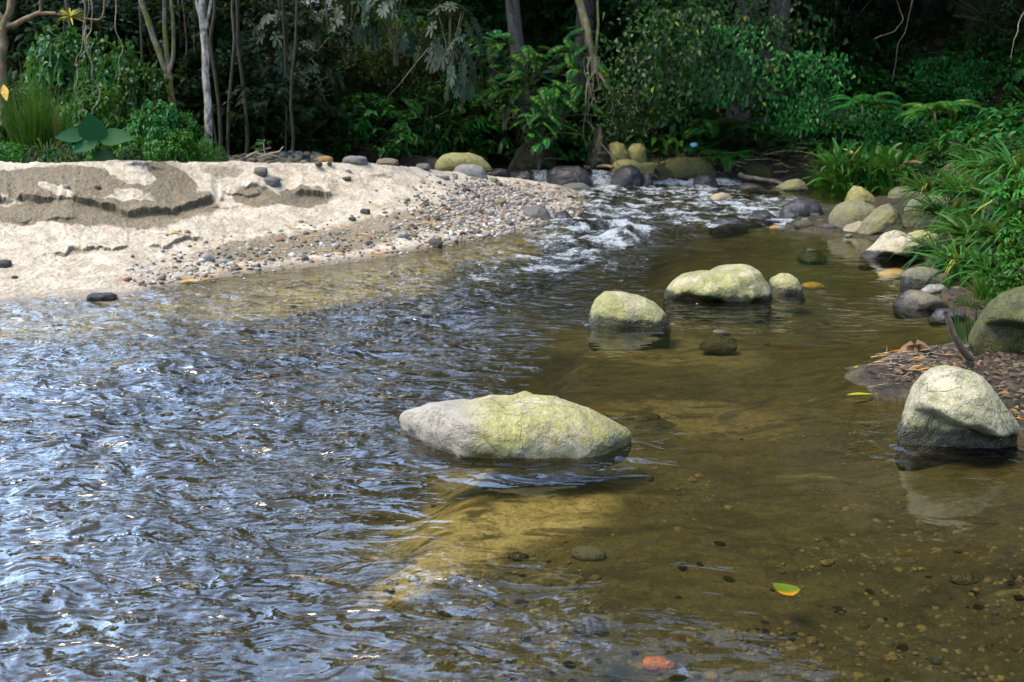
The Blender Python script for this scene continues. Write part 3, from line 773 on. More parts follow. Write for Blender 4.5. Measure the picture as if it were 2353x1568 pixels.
random.seed(55)
_bp = {}
for i in range(85):
    if i < 70: u = random.uniform(850, 2350); v = random.uniform(1270, 1580)
    else: u = random.uniform(1000, 2200); v = random.uniform(700, 1250)
    p = at_z(u, v, -.12); z = gh(p[0], p[1])
    if z > -.04: continue
    p = at_z(u, v, z)
    m_ = random.choice(['dgrey', 'brownr', 'tan', 'olive', 'brownr', 'olive', 'rust', 'tan', 'olive'])
    if m_ not in _bp:
        V, Fc = ICO[3]
        me = mesh_np('stone', V * (1 + .25 * fbm(V[:, 0] * 1.3 + i, V[:, 1] * 1.3, V[:, 2] * 1.3, seed=i)[:, None]) * np.array([1, .75, .5]), Fc); me.materials.append(M[m_])
        o_ = bpy.data.objects.new('riverbed_stone', me); tag(o_, {'dgrey': 'dark grey', 'black': 'black', 'tan': 'tan', 'olive': 'olive', 'brownr': 'brown', 'rust': 'reddish'}[m_] + ' small stone on the riverbed under clear water', 'stone', 'small stones on the riverbed'); _bp[m_] = o_
    else: o_ = _bp[m_].copy()
    COL.objects.link(o_); w = random.uniform(.008, .026) * (1.6 if random.random() < .2 else 1)
    o_.location = (p[0], p[1], z - w * .05); o_.scale = (w, w, w * .5); o_.rotation_euler = (0, 0, random.uniform(0, 6.28))

# ------------------------------------------------------------------ stones on the bank
def blob_mesh(seed, sub=3, sq=(1, .8, .55), amp=.2):
    V, Fc = ICO[sub]
    q = (np.abs(V) ** 2.5).sum(1) ** .4
    Q = V / q[:, None]
    Q = Q * (1 + amp * fbm(V[:, 0] * 1.2 + seed * 3.3, V[:, 1] * 1.2, V[:, 2] * 1.2, seed=seed, o=3)[:, None])
    fl = np.abs(vnoise(V[:, 0] * 2.1 + seed, V[:, 1] * 2.1, V[:, 2] * 2.1, seed=seed + 3))
    Q = Q * (1 - .12 * fl[:, None])
    return mesh_np('stone', Q * np.array(sq), Fc)
PEB = [blob_mesh(s, 3, (1, random.uniform(.65, .95), random.uniform(.45, .8))) for s in range(7)]
def stone_at(u, v, wpx, mat, label, hr=.7, name='stone', group=None, seed=None, rz=None, sub=4, amp=.25, sinkf=.25):
    p = on_bank(u, v)
    w = wpx / 2 / F * p[1]
    me = blob_mesh(seed if seed is not None else int(u + v) % 91, sub, (1, .75, hr), amp)
    me.materials.append(M[mat])
    o = obj(name, me, None, None, (p[0], p[1], p[2] + w * hr * (1 - 2 * sinkf) * .7), (0, 0, random.uniform(-.5, .5) if rz is None else rz), w)
    tag(o, label, 'stone', group); return o
for a in ((624, 424, 42, 'grey', 'larger grey rock sitting in the sand slope near the crest', .62),
          (600, 400, 34, 'grey', 'paler grey rock touching the upper left of the larger grey rock on the sand', .7),
          (225, 434, 15, 'rust', 'round red-brown stone on the damp sand face', .8),
          (152, 433, 14, 'white', 'round beige stone on the damp sand face left of the red-brown one', .9),
          (8, 612, 34, 'dgrey', 'dark grey stone on the sand at the left edge', .65),
          (234, 690, 66, 'brownr', 'long flat brown stone lying in the waterline at the left', .34),
          (474, 600, 32, 'white', 'white-grey rounded stone on the lower sand, left of a pair', .75),
          (514, 604, 34, 'white', 'slim white-grey stone, right of a pair on the lower sand', .4),
          (839, 491, 24, 'dgrey', 'dark grey tilted stone on the bright sand slope', .75),
          (811, 505, 18, 'dgrey', 'small dark stone on the bright sand, below left of the tilted one', .6),
          (999, 566, 34, 'dgrey', 'dark stone at the waterline with straws around it', .8),
          (850, 563, 18, 'dgrey', 'small dark stone on the lower sand right of the orange straws', .8),
          (796, 414, 22, 'olive', 'small greenish stone high on the bright sand', .5),
          (750, 372, 34, 'orange', 'orange and white block on the crest of the sand bank', .6),
          (815, 371, 62, 'grey', 'long light grey rock on the crest between the orange block and the tan rock', .42),
          (888, 377, 50, 'tan', 'flat tan rock on the crest before the dark forest', .4),
          (973, 388, 34, 'grey', 'grey stone where the crest turns to gravel', .5),
          (925, 545, 28, 'white', 'whitish stone among the pebbles on the lower sand', .6),
          (948, 545, 18, 'tan', 'small tan stone right of the whitish one', .7),
          (1072, 442, 22, 'dgrey', 'dark grey stone at the top of the gravel', .7),
          (1098, 492, 26, 'grey', 'grey tilted stone in the middle of the gravel', .8),
          (1150, 470, 30, 'tan', 'tan blocky stone left of the straw-covered shore boulder', .6),
          (1065, 540, 16, 'rust', 'rust-red pebble at the lower left of the gravel', .8),
          (33, 640, 14, 'dgrey', 'small dark stone near the left edge above the waterline', .6),
          (800, 395, 14, 'white', 'small white stone on the upper sand', .6),
          (665, 640, 10, 'rust', 'bit of red rock in the wet sand at the waterline', .8)):
    stone_at(*a[:5], hr=a[5])

# pebbles one could pick up: individuals, the rest gravel
lab_of = {'white': 'small whitish pebble on the gravel bar', 'grey': 'small grey pebble on the gravel bar', 'tan': 'small tan pebble on the gravel bar',
          'dgrey': 'small dark pebble on the gravel bar', 'rust': 'small reddish pebble on the gravel bar'}
pal = ['white'] * 6 + ['grey'] * 5 + ['tan'] * 5 + ['dgrey'] * 4 + ['rust'] * 2
variants = {}
for m_ in lab_of:
    for i in range(4):
        me = PEB[(i * 2 + len(m_)) % 7].copy(); me.materials.append(M[m_]); variants[m_, i] = me
cand = []
for _ in range(2600):
    if random.random() < .72:
        u = random.gauss(1150, 95); v = random.gauss(478, 42)
    else:
        u = random.uniform(430, 1150); v = np.interp(u, CU, [0] * 3 + [690, 680, 668, 640, 618, 600, 575, 555, 535, 515, 500, 490, 470, 470]) - abs(random.gauss(22, 34))
    if not (395 < v < 690) or u > 1330: continue
    lim = np.interp(u, [400, 900, 1000, 1100, 1200, 1330], [378, 384, 392, 402, 416, 440])
    if v < lim: continue
    cand.append((u, v))
count = 0
proto = {}
for (u, v) in cand:
    if count >= 275: break
    p = on_bank(u, v)
    if p[2] < -.01: continue
    size = random.choice([5, 6, 7, 8, 9, 10, 12, 14, 17, 22]) * (1.0 if u > 1000 else .85)
    w = size / 2 / F * p[1]
    m_ = random.choice(pal)
    me = variants[m_, random.randrange(4)]
    key = (me.name)
    if key not in proto:
        o = bpy.data.objects.new('pebble', me); tag(o, lab_of[m_], 'pebble', 'pebbles scattered over the gravel bar'); proto[key] = o
    else:
        o = proto[key].copy()
    COL.objects.link(o)
    o.location = (p[0], p[1], p[2] + w * .06); o.scale = (w, w * random.uniform(.7, 1), w * random.uniform(.7, 1.1))
    o.rotation_euler = (random.uniform(-.3, .3), random.uniform(-.3, .3), random.uniform(0, 6.28)); count += 1
# the uncountable small gravel
Vq, Fq = ICO[2]
def gravel(name, pts, smin, smax, seed, mats):
    r = np.random.default_rng(seed)
    Vs, Fs, mi = [], [], []
    off = 0
    for i, p in enumerate(pts):
        w = r.uniform(smin, smax) * (1 if r.random() < .85 else 1.8)
        sc = np.array([w, w * r.uniform(.6, 1), w * r.uniform(.4, .8)])
        a = r.uniform(0, 6.28); ca, sa_ = math.cos(a), math.sin(a)
        Q = Vq * sc * (1 + .25 * r.uniform(-1, 1, (len(Vq), 1)) * .5)
        Q = np.stack([Q[:, 0] * ca - Q[:, 1] * sa_, Q[:, 0] * sa_ + Q[:, 1] * ca, Q[:, 2]], 1) + p + np.array([0, 0, w * .15])
        Vs.append(Q); Fs.append(Fq + off); off += len(Vq); mi += [r.integers(0, len(mats))] * len(Fq)
    me = mesh_np(name, np.concatenate(Vs), np.concatenate(Fs))
    for m_ in mats: me.materials.append(M[m_])
    me.polygons.foreach_set('material_index', np.array(mi, np.int32))
    o = bpy.data.objects.new(name, me); COL.objects.link(o); return o
pts = []
for _ in range(9000):
    if len(pts) > 3200: break
    if random.random() < .8: u, v = random.gauss(1150, 90), random.gauss(478, 40)
    else:
        u = random.uniform(300, 1150); v = np.interp(u, [300, 600, 900, 1150], [640, 590, 550, 520]) + random.gauss(0, 30)
    lim = np.interp(u, [400, 900, 1000, 1100, 1200, 1330], [378, 390, 398, 405, 418, 440])
    if v < lim or u > 1335: continue
    p = on_bank(u, v)
    if p[2] > -.02: pts.append(p + np.array([random.uniform(-.02, .02), random.uniform(-.04, .04), 0]))
o = gravel('gravel', pts, .009, .024, 5, ['white', 'tan', 'grey', 'tan', 'white', 'dgrey', 'rust', 'grey'])
tag(o, 'fine mixed gravel spread between the pebbles of the bar', 'gravel', kind='stuff')

# cobbles piled behind the crest
n_c = 0
for i in range(150):
    u = random.uniform(470, 760); vtop = np.interp(u, [470, 560, 640, 700, 740, 760], [366, 352, 348, 345, 352, 366])
    v = random.uniform(vtop, 374)
    D = np.interp(v, [345, 374], [14.0, 12.0]) + random.uniform(-.2, .2)
    p = at_y(u, v, D); w = random.uniform(9, 20) / 2 / F * D
    m_ = random.choice(['brownr', 'olive', 'dgrey', 'brownr', 'tan', 'grey'])
    if (m_, 'c') not in variants:
        me = blob_mesh(len(variants), 3, (1, .85, .75), .2); me.materials.append(M[m_]); variants[m_, 'c'] = me
        o = bpy.data.objects.new('cobble', me)
        tag(o, {'brownr': 'brown', 'olive': 'olive', 'dgrey': 'dark grey', 'tan': 'tan', 'grey': 'grey'}[m_] + ' cobble in the pile behind the sand crest', 'cobble', 'cobbles piled behind the sand crest')
        variants[m_, 'o'] = o
    else: o = variants[m_, 'o'].copy()
    COL.objects.link(o)
    o.location = (p[0], p[1], p[2] - w * .5); o.scale = (w, w, w * random.uniform(.7, 1)); o.rotation_euler = (0, 0, random.uniform(0, 6.28))
# mound of earth that carries the cobbles
mx = np.linspace(-1, 1, 40); MX, MY = np.meshgrid(mx, mx)
cpos = at_y(615, 362, 13.6)
mz = .60 + .20 * np.exp(-(MX * 1.5) ** 2 - (MY * 1.2 - .3) ** 2) - .5 * sstep(.85, 1.0, np.hypot(MX, MY)) + .03 * fbm(MX * 4, MY * 4, seed=8)
o = obj('cobble_bed', mesh_np('cobble_bed', np.stack([cpos[0] + MX * 1.1, cpos[1] + MY * 1.6, mz], -1).reshape(-1, 3), grid_faces(40, 40)), M['ground']); o['kind'] = 'structure'

M['bed1'] = rock_mat('bed_pebble_brown', (.20, .15, .07), (.13, .10, .045), (.1, .1, .03), .2, -9, .3)
M['bed2'] = rock_mat('bed_pebble_ochre', (.23, .165, .075), (.17, .12, .055), (.1, .1, .03), .2, -9, .3)
M['bed3'] = rock_mat('bed_pebble_dark', (.08, .065, .04), (.06, .05, .03), (.1, .1, .03), .1, -9, .3)
M['bed4'] = rock_mat('bed_pebble_grey', (.19, .165, .12), (.15, .125, .09), (.1, .1, .03), .1, -9, .3)
rr2 = np.random.default_rng(8)
cxy = np.stack([rr2.uniform(-1.4, 2.8, 60000), rr2.uniform(2.1, 6.5, 60000)], 1)
dn = fbm(cxy[:, 0] * 1.5, cxy[:, 1] * 1.5, seed=140) + .5 * fbm(cxy[:, 0] * 5, cxy[:, 1] * 5, seed=141)
ub, vb = proj(np.stack([cxy[:, 0], cxy[:, 1], np.full(60000, -.15)], 1))
sd_ = blob(ub, vb, 1150, 1165, 380, 110, -.25) + blob(ub, vb, 1500, 830, 420, 110, .1)
keep = (rr2.random(60000) < np.clip(.10 + .5 * dn, .0, 1) * (1 - np.clip(sd_, 0, 1)) * np.clip((vb - 900) / 500, .06, 1)) & (ub > 500) & (ub < 2480)
cxy = cxy[keep][:5200]
gz_ = ground_h(cxy[:, 0], cxy[:, 1]); cxy = cxy[gz_ < -.03]; gz_ = gz_[gz_ < -.03]
o = gravel('riverbed_gravel', np.column_stack([cxy, gz_ - .004]), .005, .014, 12, ['bed1', 'bed1', 'bed2', 'bed3', 'bed4', 'bed1', 'bed2', 'bed3'])
tag(o, 'brown and ochre gravel strewn over the shallow riverbed', 'gravel', kind='stuff')

# ------------------------------------------------------------------ the river
us = cat([np.linspace(-1500, -130, 50)[:-1], np.arange(-130, 2490, 3.4), np.linspace(2500, 3900, 50)])
tw = (us - CW / 2) / F * 1.04
yr = [.35]
while yr[-1] < 26:
    y_ = yr[-1]; yr.append(y_ + (min(.045, max(.010, y_ * y_ / 1.5 / 995 * .75)) if y_ < 18.6 else .12))
yr = np.array(yr)
TT, YY = np.meshgrid(tw, yr); XX = TT * YY
L = pool_level(XX, YY)
uu, vv = proj(np.stack([XX, YY, L], -1))
gz = ground_h(XX, YY)
dep = L - gz
# strength of the ripples over the surface
cx = np.interp(YY, [0, 2.4, 3.0, 3.8, 4.6, 6, 8, 12, 17], [-.9, -.75, -.62, -.45, -.15, .2, .9, 2.0, 2.6])
wv = .25 * fbm(XX * 1.3, YY * 1.3, seed=91)
rip = .06 + .94 * sstep(.35, -.30, XX - cx + wv)
rip = np.maximum(rip, 1.3 * blob(uu, vv, 1420, 510, 330, 95, -.15))
rip = np.maximum(rip, 1.1 * blob(uu, vv, 1560, 455, 430, 55, 0)); rip = np.maximum(rip, 1.1 * blob(uu, vv, 1780, 495, 190, 42, 0))
rip = np.maximum(rip, .9 * blob(uu, vv, 1030, 1450, 520, 170, .1))
rip = np.maximum(rip, .5 * blob(uu, vv, 1500, 1480, 360, 110, .1))
rip = np.maximum(rip, .35 * blob(uu, vv, 1750, 720, 300, 60, .1))
rip = rip * (1 - .85 * sstep(18.2, 18.5, YY)) * (1 - .75 * blob(uu, vv, 2080, 440, 320, 30))
rip = rip * (1 - .8 * blob(uu, vv, 900, 585 + 0 * uu, 480, 30, -.16))
for (rx, ry, ra, rb, lv) in ROCKS:
    d_ = np.hypot((XX - rx) / (ra + .12), (YY - ry) / (rb + .14))
    rip = np.maximum(rip, .45 * sstep(1.5, .9, d_) * (YY < 9))
Q = np.stack([XX * .83 + YY * .55, -XX * .55 + YY * .83], -1)   # along / across the current
def ridged(x, y, seed, o=3):
    return 1 - 2 * np.abs(fbm(x, y, seed=seed, o=o))
cur = 1.0
wav = .024 * fbm(Q[..., 0] * 1.9, Q[..., 1] * 1.5, seed=101, o=3) + .012 * fbm(Q[..., 0] * 5.2 + 3, Q[..., 1] * 3.6, seed=102, o=3) + .005 * ridged(Q[..., 0] * 9, Q[..., 1] * 6.5, 103)
wav += .0012 * fbm(Q[..., 0] * 26, Q[..., 1] * 19, seed=104, o=3)
left_big = sstep(.1, -.9, XX - cx)
W = L + wav * rip * (.75 + .7 * left_big)
# swells: standing humps over drowned rocks and the rapids
def hump(cu, cv, rx, ry, h, rot=0.0):
    c = at_z(cu, cv, 0); ca, sa_ = math.cos(rot), math.sin(rot)
    dx, dy = XX - c[0], YY - c[1]
    a = (dx * ca + dy * sa_) / rx; b = (-dx * sa_ + dy * ca) / ry
    return h * np.exp(-(a * a + b * b))
W += hump(385, 840, .30, .22, .075, .3) - hump(330, 905, .3, .15, .03) + hump(120, 880, .35, .16, .04, .2) + hump(230, 1010, .4, .15, .03, .2) + hump(600, 760, .3, .2, .02)
W += hump(1440, 548, .35, .25, .12) + hump(1360, 520, .4, .3, .04) + hump(1600, 505, .5, .25, .05)
rap = blob(uu, vv, 1500, 490, 290, 80, -.1)
W += rap * (.05 * ridged(Q[..., 0] * 3.2, Q[..., 1] * 2.3, 105) * .8 + .022 * fbm(Q[..., 0] * 11, Q[..., 1] * 8, seed=106))
ch2 = blob(uu, vv, 1080, 640, 420, 80, -.25)
W += ch2 * .010 * ridged(Q[..., 0] * 6, Q[..., 1] * 4.5, 107)
W += .02 * sstep(18.2, 17.9, YY) * sstep(17.2, 17.6, YY) * (L > -.1) * fbm(XX * 6, YY * 6, seed=108)
for (rx, ry, ra, rb, lv) in ROCKS:
    if ry < 9:
        d_ = np.hypot((XX - rx) / (ra + .02), (YY - ry) / (rb + .02))
        W += .005 * np.exp(-((d_ - 1.0) / .12) ** 2) + .0025 * np.sin(d_ * 26) * np.exp(-((d_ - 1.15) / .25) ** 2) * (XX < rx + .3 * ra)
# foam
fo = np.zeros_like(W)
nq = fbm(Q[..., 0] * 2.4, Q[..., 1] * 1.6, seed=110, o=3)
for b, k in (((1430, 545, 95, 30, -.1), 1.0), ((1300, 560, 170, 44, -.15), .78), ((1480, 590, 200, 30, -.1), .5), ((1370, 520, 210, 62, -.1), .80), ((1620, 500, 150, 36, 0), .80), ((1510, 460, 300, 55, .05), .78), ((1240, 424, 40, 10), 1.0), ((1395, 425, 60, 14), .95), ((1560, 424, 110, 7), .9),
             ((1670, 415, 50, 8), .95), ((1850, 512, 120, 22, .0), .95), ((1780, 478, 140, 30), .85), ((1080, 650, 420, 90, -.3), .55), ((380, 810, 160, 40, .0), .36), ((200, 840, 300, 60, .1), .33), ((1230, 600, 230, 60, -.2), .76), ((1700, 440, 260, 18), .5), ((1420, 450, 160, 16), .6)):
    fo = np.maximum(fo, k * blob(uu, vv, *b, soft=.5))
crest = np.clip(.5 + (ridged(Q[..., 0] * 3.2, Q[..., 1] * 2.3, 105) * .6 + fbm(Q[..., 0] * 7, Q[..., 1] * 5, seed=131) * .9), 0, 1.3)
fo = fo * (.30 + .80 * crest)
casc = sstep(17.7, 17.9, YY) * sstep(18.28, 18.14, YY)
uw = uu + 14 * fbm(uu / 14, YY * 3, seed=120)
tcol = np.zeros_like(uu)
for a_, b_ in ((1216, 1264), (1356, 1412), (1498, 1560), (1575, 1600), (1642, 1712)):
    tcol = np.maximum(tcol, sstep(a_ - 5, a_ + 6, uw) * sstep(b_ + 5, b_ - 6, uw))
fo = np.maximum(fo, casc * tcol * .95)

murk = np.clip(1 - np.exp(-np.maximum(dep, 0) * .75), 0, 1)
W = np.where(dep < .03, np.minimum(W, L + .004), W)
me = mesh_np('river_water', np.stack([XX, YY, W], -1).reshape(-1, 3), grid_faces(len(yr), len(us)), attrs={'foam': fo, 'rip': rip, 'murk': murk})
n = NT('river_water'); P = n.pos()
rp = n.attr('rip'); fm = n.attr('foam'); mk = n.attr('murk')
R1 = n.map(P, (4.2, 8.5, 7), (0, 0, .18)); R2 = n.map(P, (13, 24, 21), (0, 0, -.1)); R3 = n.map(P, (45, 75, 58), (0, 0, .35))
w1 = n.noise(R1, 1.0, 2, .42, .9); w2 = n.noise(R2, 1.0, 2, .45, 1.2); w3 = n.noise(R3, 1.0, 2, .55, .6)
patch = n.rr(n.noise(n.map(P, (1.6, 2.6, 1), (0, 0, .5)), 1.0, 3, .6, .6), .36, .62, .12, 1.15)
hh = n.math('ADD', n.math('MULTIPLY', w1, .056), n.math('ADD', n.math('MULTIPLY', n.math('MULTIPLY', w2, patch), .0085), n.math('MULTIPLY', n.math('MULTIPLY', w3, patch), .0009)))
hh = n.math('MULTIPLY', hh, n.math('MULTIPLY', rp, 1.0))
nor = n.bump(hh, 1.0, 1.0)
fr = n.n('ShaderNodeFresnel'); fr.inputs[0].default_value = 1.333; n.l(nor, fr.inputs['Normal'])
tr = n.n('ShaderNodeBsdfTransparent'); tr.inputs[0].default_value = (.84, .84, .62, 1)
df = n.n('ShaderNodeBsdfDiffuse'); df.inputs[0].default_value = (.022, .020, .011, 1)
mxs = n.n('ShaderNodeMixShader'); n.l(mk, mxs.inputs[0]); n.l(tr.outputs[0], mxs.inputs[1]); n.l(df.outputs[0], mxs.inputs[2])
gl = n.n('ShaderNodeBsdfGlossy'); gl.inputs['Roughness'].default_value = .015; n.l(nor, gl.inputs['Normal']); gl.inputs[0].default_value = (1, 1, 1, 1)
ms = n.n('ShaderNodeMixShader'); n.l(fr.outputs[0], ms.inputs[0]); n.l(mxs.outputs[0], ms.inputs[1]); n.l(gl.outputs[0], ms.inputs[2])
FA = n.map(P, (9, 14, 22), (0, 0, .6)); f1 = n.noise(FA, 1.3, 8, .75, 1.2); f2 = n.noise(FA, 6.0, 4, .75, .6)
fsum = n.math('ADD', fm, n.math('ADD', n.math('MULTIPLY', n.math('SUBTRACT', f1, .5), 2.2), n.math('MULTIPLY', n.math('SUBTRACT', f2, .5), .9)))
ff = n.math('MULTIPLY', n.rr(fsum, .72, 1.15), n.rr(fm, .02, .3))
fb = n.bsdf(n.mix(n.rr(f2, .35, .65), (.20, .24, .25), (.46, .49, .50)), .5, n.bump(n.math('MULTIPLY', n.math('ADD', f1, f2), .03), 1.0, 1.0), .3)
mf = n.n('ShaderNodeMixShader'); n.l(n.math('MULTIPLY', ff, .92), mf.inputs[0]); n.l(ms.outputs[0], mf.inputs[1]); n.l(fb, mf.inputs[2])
M['water'] = n.done(mf.outputs[0])
o = obj('river_water', me, M['water']); o['kind'] = 'structure'
#@@VEG
# ------------------------------------------------------------------ leaves
def leafset(P, D, N, L, W, prof, droop=.25, fold=.25, mid=True, seed=0):
    """P base, D direction, N up normal of every leaf; prof = [(t, w)] blade outline"""
    r = np.random.default_rng(seed)
    P = np.asarray(P, float); D = np.asarray(D, float); N = np.asarray(N, float)
    n = len(P); L = np.broadcast_to(L, (n,)); W = np.broadcast_to(W, (n,))
    D = D / (np.linalg.norm(D, axis=1, keepdims=True) + 1e-9)
    Sd = np.cross(D, N); Sd /= np.linalg.norm(Sd, axis=1, keepdims=True) + 1e-9
    Nn = np.cross(Sd, D)
    t = np.array([p[0] for p in prof]); wv_ = np.array([p[1] for p in prof]); k = len(t)
    dr = np.broadcast_to(droop, (n,))
    C = P[:, None] + D[:, None] * (L[:, None] * t)[..., None] - np.array([0, 0, 1.0]) * (L[:, None] * dr[:, None] * t ** 2)[..., None]
    half = (W[:, None] * wv_ * .5)[..., None]
    up = fold * half * Nn[:, None]
    Lf = C - Sd[:, None] * half + up; Rt = C + Sd[:, None] * half + up
    if mid:
        V = np.stack([Lf, C, Rt], 2).reshape(-1, 3); m = 3
    else:
        V = np.stack([Lf, Rt], 2).reshape(-1, 3); m = 2
    base = (np.arange(n) * k * m)[:, None]
    fs = []
    for i in range(k - 1):
        for j in range(m - 1):
            a = i * m + j
            fs.append(np.array([a, a + 1, a + m + 1, a + m]))
    Fq = (base[:, :, None] + np.array(fs)[None]).reshape(-1, 4)
    var = np.repeat(r.random(n), k * m)
    return V, Fq, var

OVAL = [(0, .06), (.18, .6), (.45, 1.0), (.75, .62), (1, .03)]
OBOV = [(0, .08), (.3, .42), (.68, 1.0), (.9, .72), (1, .12)]
HEART = [(0, .55), (.08, .95), (.32, 1.0), (.68, .62), (1, .03)]
BLADE = [(0, .5), (.25, 1.0), (.55, .85), (.8, .5), (1, .04)]
LANCE = [(0, .15), (.3, 1.0), (.65, .75), (1, .03)]
TINY = [(0, .2), (.5, 1.0), (1, .1)]

def mjoin(parts):
    Vs, Fs, vs, off = [], [], [], 0
    for V, f, v in parts:
        Vs.append(V); Fs.append(f + off); vs.append(v); off += len(V)
    return np.concatenate(Vs), np.concatenate(Fs), np.concatenate(vs)

def rdir(n, r, up=.3):
    a = r.uniform(0, 2 * math.pi, n); z = r.uniform(-.5, 1, n) + up
    d = np.stack([np.cos(a), np.sin(a), z], 1); return d / np.linalg.norm(d, axis=1, keepdims=True)

def foliage_mesh(kind, seed, dens=1.0):
    """unit-size plant foliage: radius about 1, height about 1 (base at z=0)"""
    r = np.random.default_rng(seed)
    parts = []
    tips = []
    def dome(n, lo=.15):
        a = r.uniform(0, 2 * math.pi, n); q = r.uniform(0, 1, n) ** .5
        ph = r.uniform(lo, 1, n)
        rad = (.72 + .28 * r.random(n)) * np.sqrt(np.clip(1.04 - (ph * .98) ** 2.2, 0, 1)) * (.55 + .45 * q ** .3)
        lump = 1 + .28 * vnoise(np.cos(a) * 2 + seed, np.sin(a) * 2, ph * 2.5, seed=seed)
        return np.stack([np.cos(a) * rad * lump, np.sin(a) * rad * lump, ph * (.85 + .2 * lump)], 1)
    if kind in ('oval', 'oval_big', 'fine', 'dark', 'mass'):
        nt_ = {'oval': 150, 'oval_big': 70, 'fine': 260, 'dark': 120, 'mass': 380}[kind]; per = {'mass': 13, 'oval': 11, 'oval_big': 8, 'fine': 20, 'dark': 10}[kind]
        LL = {'mass': .062, 'oval': .16, 'oval_big': .26, 'fine': .065, 'dark': .17}[kind]
        T = dome(int(nt_ * dens), .06)
        out = T - np.array([0, 0, .35]); out /= np.linalg.norm(out, axis=1, keepdims=True)
        tw_ = out + .5 * r.normal(size=out.shape); tw_ /= np.linalg.norm(tw_, axis=1, keepdims=True)
        tl = {'mass': .16, 'oval': .22, 'oval_big': .3, 'fine': .3, 'dark': .22}[kind]
        s = r.uniform(0, 1, (len(T), per))
        Pp = T[:, None] - tw_[:, None] * (s * tl)[..., None] + .012 * r.normal(size=(len(T), per, 3))
        a = r.uniform(0, 2 * math.pi, (len(T), per))
        sd = np.cross(tw_, [0, 0, 1.0]); sd /= np.linalg.norm(sd, axis=1, keepdims=True) + 1e-6
        sgn = np.where(r.random((len(T), per)) < .5, -1, 1)
        Dd = tw_[:, None] * .6 + sd[:, None] * sgn[..., None] * .8 + .35 * r.normal(size=(len(T), per, 3)) - np.array([0, 0, .15])
        Nn = np.array([0, 0, 1.0]) + out[:, None] * .5 + .35 * r.normal(size=(len(T), per, 3))
        n_ = len(T) * per
        parts.append(leafset(Pp.reshape(-1, 3), Dd.reshape(-1, 3), Nn.reshape(-1, 3), LL * r.uniform(.6, 1.2, n_), LL * r.uniform(.36, .56, n_), OVAL if kind != 'fine' else TINY, .35, .3, kind not in ('fine', 'mass'), seed))
        tips = T
    elif kind == 'rosette':
        T = dome(int(48 * dens), .2); tips = T
        for p in T:
            out = p - np.array([0, 0, .4]); out /= np.linalg.norm(out) + 1e-6
            k = r.integers(6, 10); a = np.linspace(0, 2 * math.pi, k, endpoint=False) + r.uniform(0, 6)
            ax = out + np.array([0, 0, .4]); ax /= np.linalg.norm(ax)
            u_ = np.cross(ax, [.3, .1, .9]); u_ /= np.linalg.norm(u_); w_ = np.cross(ax, u_)
            d = np.cos(a)[:, None] * u_ + np.sin(a)[:, None] * w_ + ax * .25
            parts.append(leafset(np.tile(p, (k, 1)), d, np.tile(ax, (k, 1)), r.uniform(.16, .26, k), r.uniform(.065, .10, k), OBOV, .28, .25, True, int(r.integers(1e6))))
    elif kind in ('pinnate', 'fern'):
        nf = int((34 if kind == 'pinnate' else 15) * dens)
        for i in range(nf):
            if kind == 'pinnate':
                b = np.array([r.uniform(-.55, .55), r.uniform(-.4, .3), r.uniform(.25, .95)])
                a = r.uniform(0, 2 * math.pi); d = np.array([math.cos(a), math.sin(a) * .8 - .25, r.uniform(-.1, .35)]); Lr = r.uniform(.45, .75); ll = .15
            else:
                b = np.array([0, 0, .02]); a = i * 2.4 + r.uniform(-.3, .3); e = r.uniform(.5, 1.3)
                d = np.array([math.cos(a), math.sin(a), e]); Lr = r.uniform(.75, 1.15); ll = .2
            d /= np.linalg.norm(d)
            k = 13 if kind == 'pinnate' else 18
            t = np.linspace(.12, 1, k)
            drp = .35 if kind == 'pinnate' else .6
            Pp = b + d * (Lr * t)[:, None] - np.array([0, 0, 1]) * (Lr * drp * t ** 2)[:, None]
            tan = d[None] - np.array([0, 0, 1]) * (2 * drp * t)[:, None]; tan /= np.linalg.norm(tan, axis=1, keepdims=True)
            sd = np.cross(tan, [0, 0, 1.0]); sd /= np.linalg.norm(sd, axis=1, keepdims=True)
            nn = np.cross(sd, tan)
            lf = ll * np.sin(np.clip(t * 1.0 + .12, 0, 1) * math.pi * .93) ** .6 + .02
            for sg in (-1, 1):
                parts.append(leafset(Pp, sd * sg + tan * .45, nn, lf, lf * (.34 if kind == 'pinnate' else .2), OVAL if kind == 'pinnate' else LANCE, .25, .2, False, int(r.integers(1e6))))
            tips.append(Pp[-1])
        tips = np.array(tips)
    elif kind in ('grass', 'strap', 'fountain', 'arch'):
        n_ = int({'grass': 420, 'strap': 105, 'fountain': 260, 'arch': 120}[kind] * dens)
        a = r.uniform(0, 2 * math.pi, n_); q = np.sqrt(r.random(n_))
        base = np.stack([np.cos(a) * q * .28, np.sin(a) * q * .28, np.zeros(n_)], 1)
        if kind == 'strap': base[:, 2] = r.uniform(0, .5, n_)
        e = {'grass': r.uniform(1.2, 5, n_), 'strap': r.uniform(.5, 2.2, n_), 'fountain': r.uniform(.6, 2.2, n_), 'arch': r.uniform(.25, 2.4, n_)}[kind]
        d = np.stack([np.cos(a), np.sin(a), e], 1)
        Lr = {'grass': r.uniform(.5, 1.15, n_), 'strap': r.uniform(.5, .85, n_), 'fountain': r.uniform(.8, 1.35, n_), 'arch': r.uniform(.8, 1.45, n_)}[kind]
        Wd = {'grass': .016, 'strap': .078, 'fountain': .042, 'arch': .062}[kind]
        prof = [(0, .6), (.2, 1), (.4, 1), (.6, .85), (.8, .6), (1, .04)]
        dr = {'grass': r.uniform(.05, .5, n_), 'strap': r.uniform(.2, .7, n_), 'fountain': r.uniform(.5, 1.15, n_), 'arch': r.uniform(.3, 1.0, n_)}[kind]
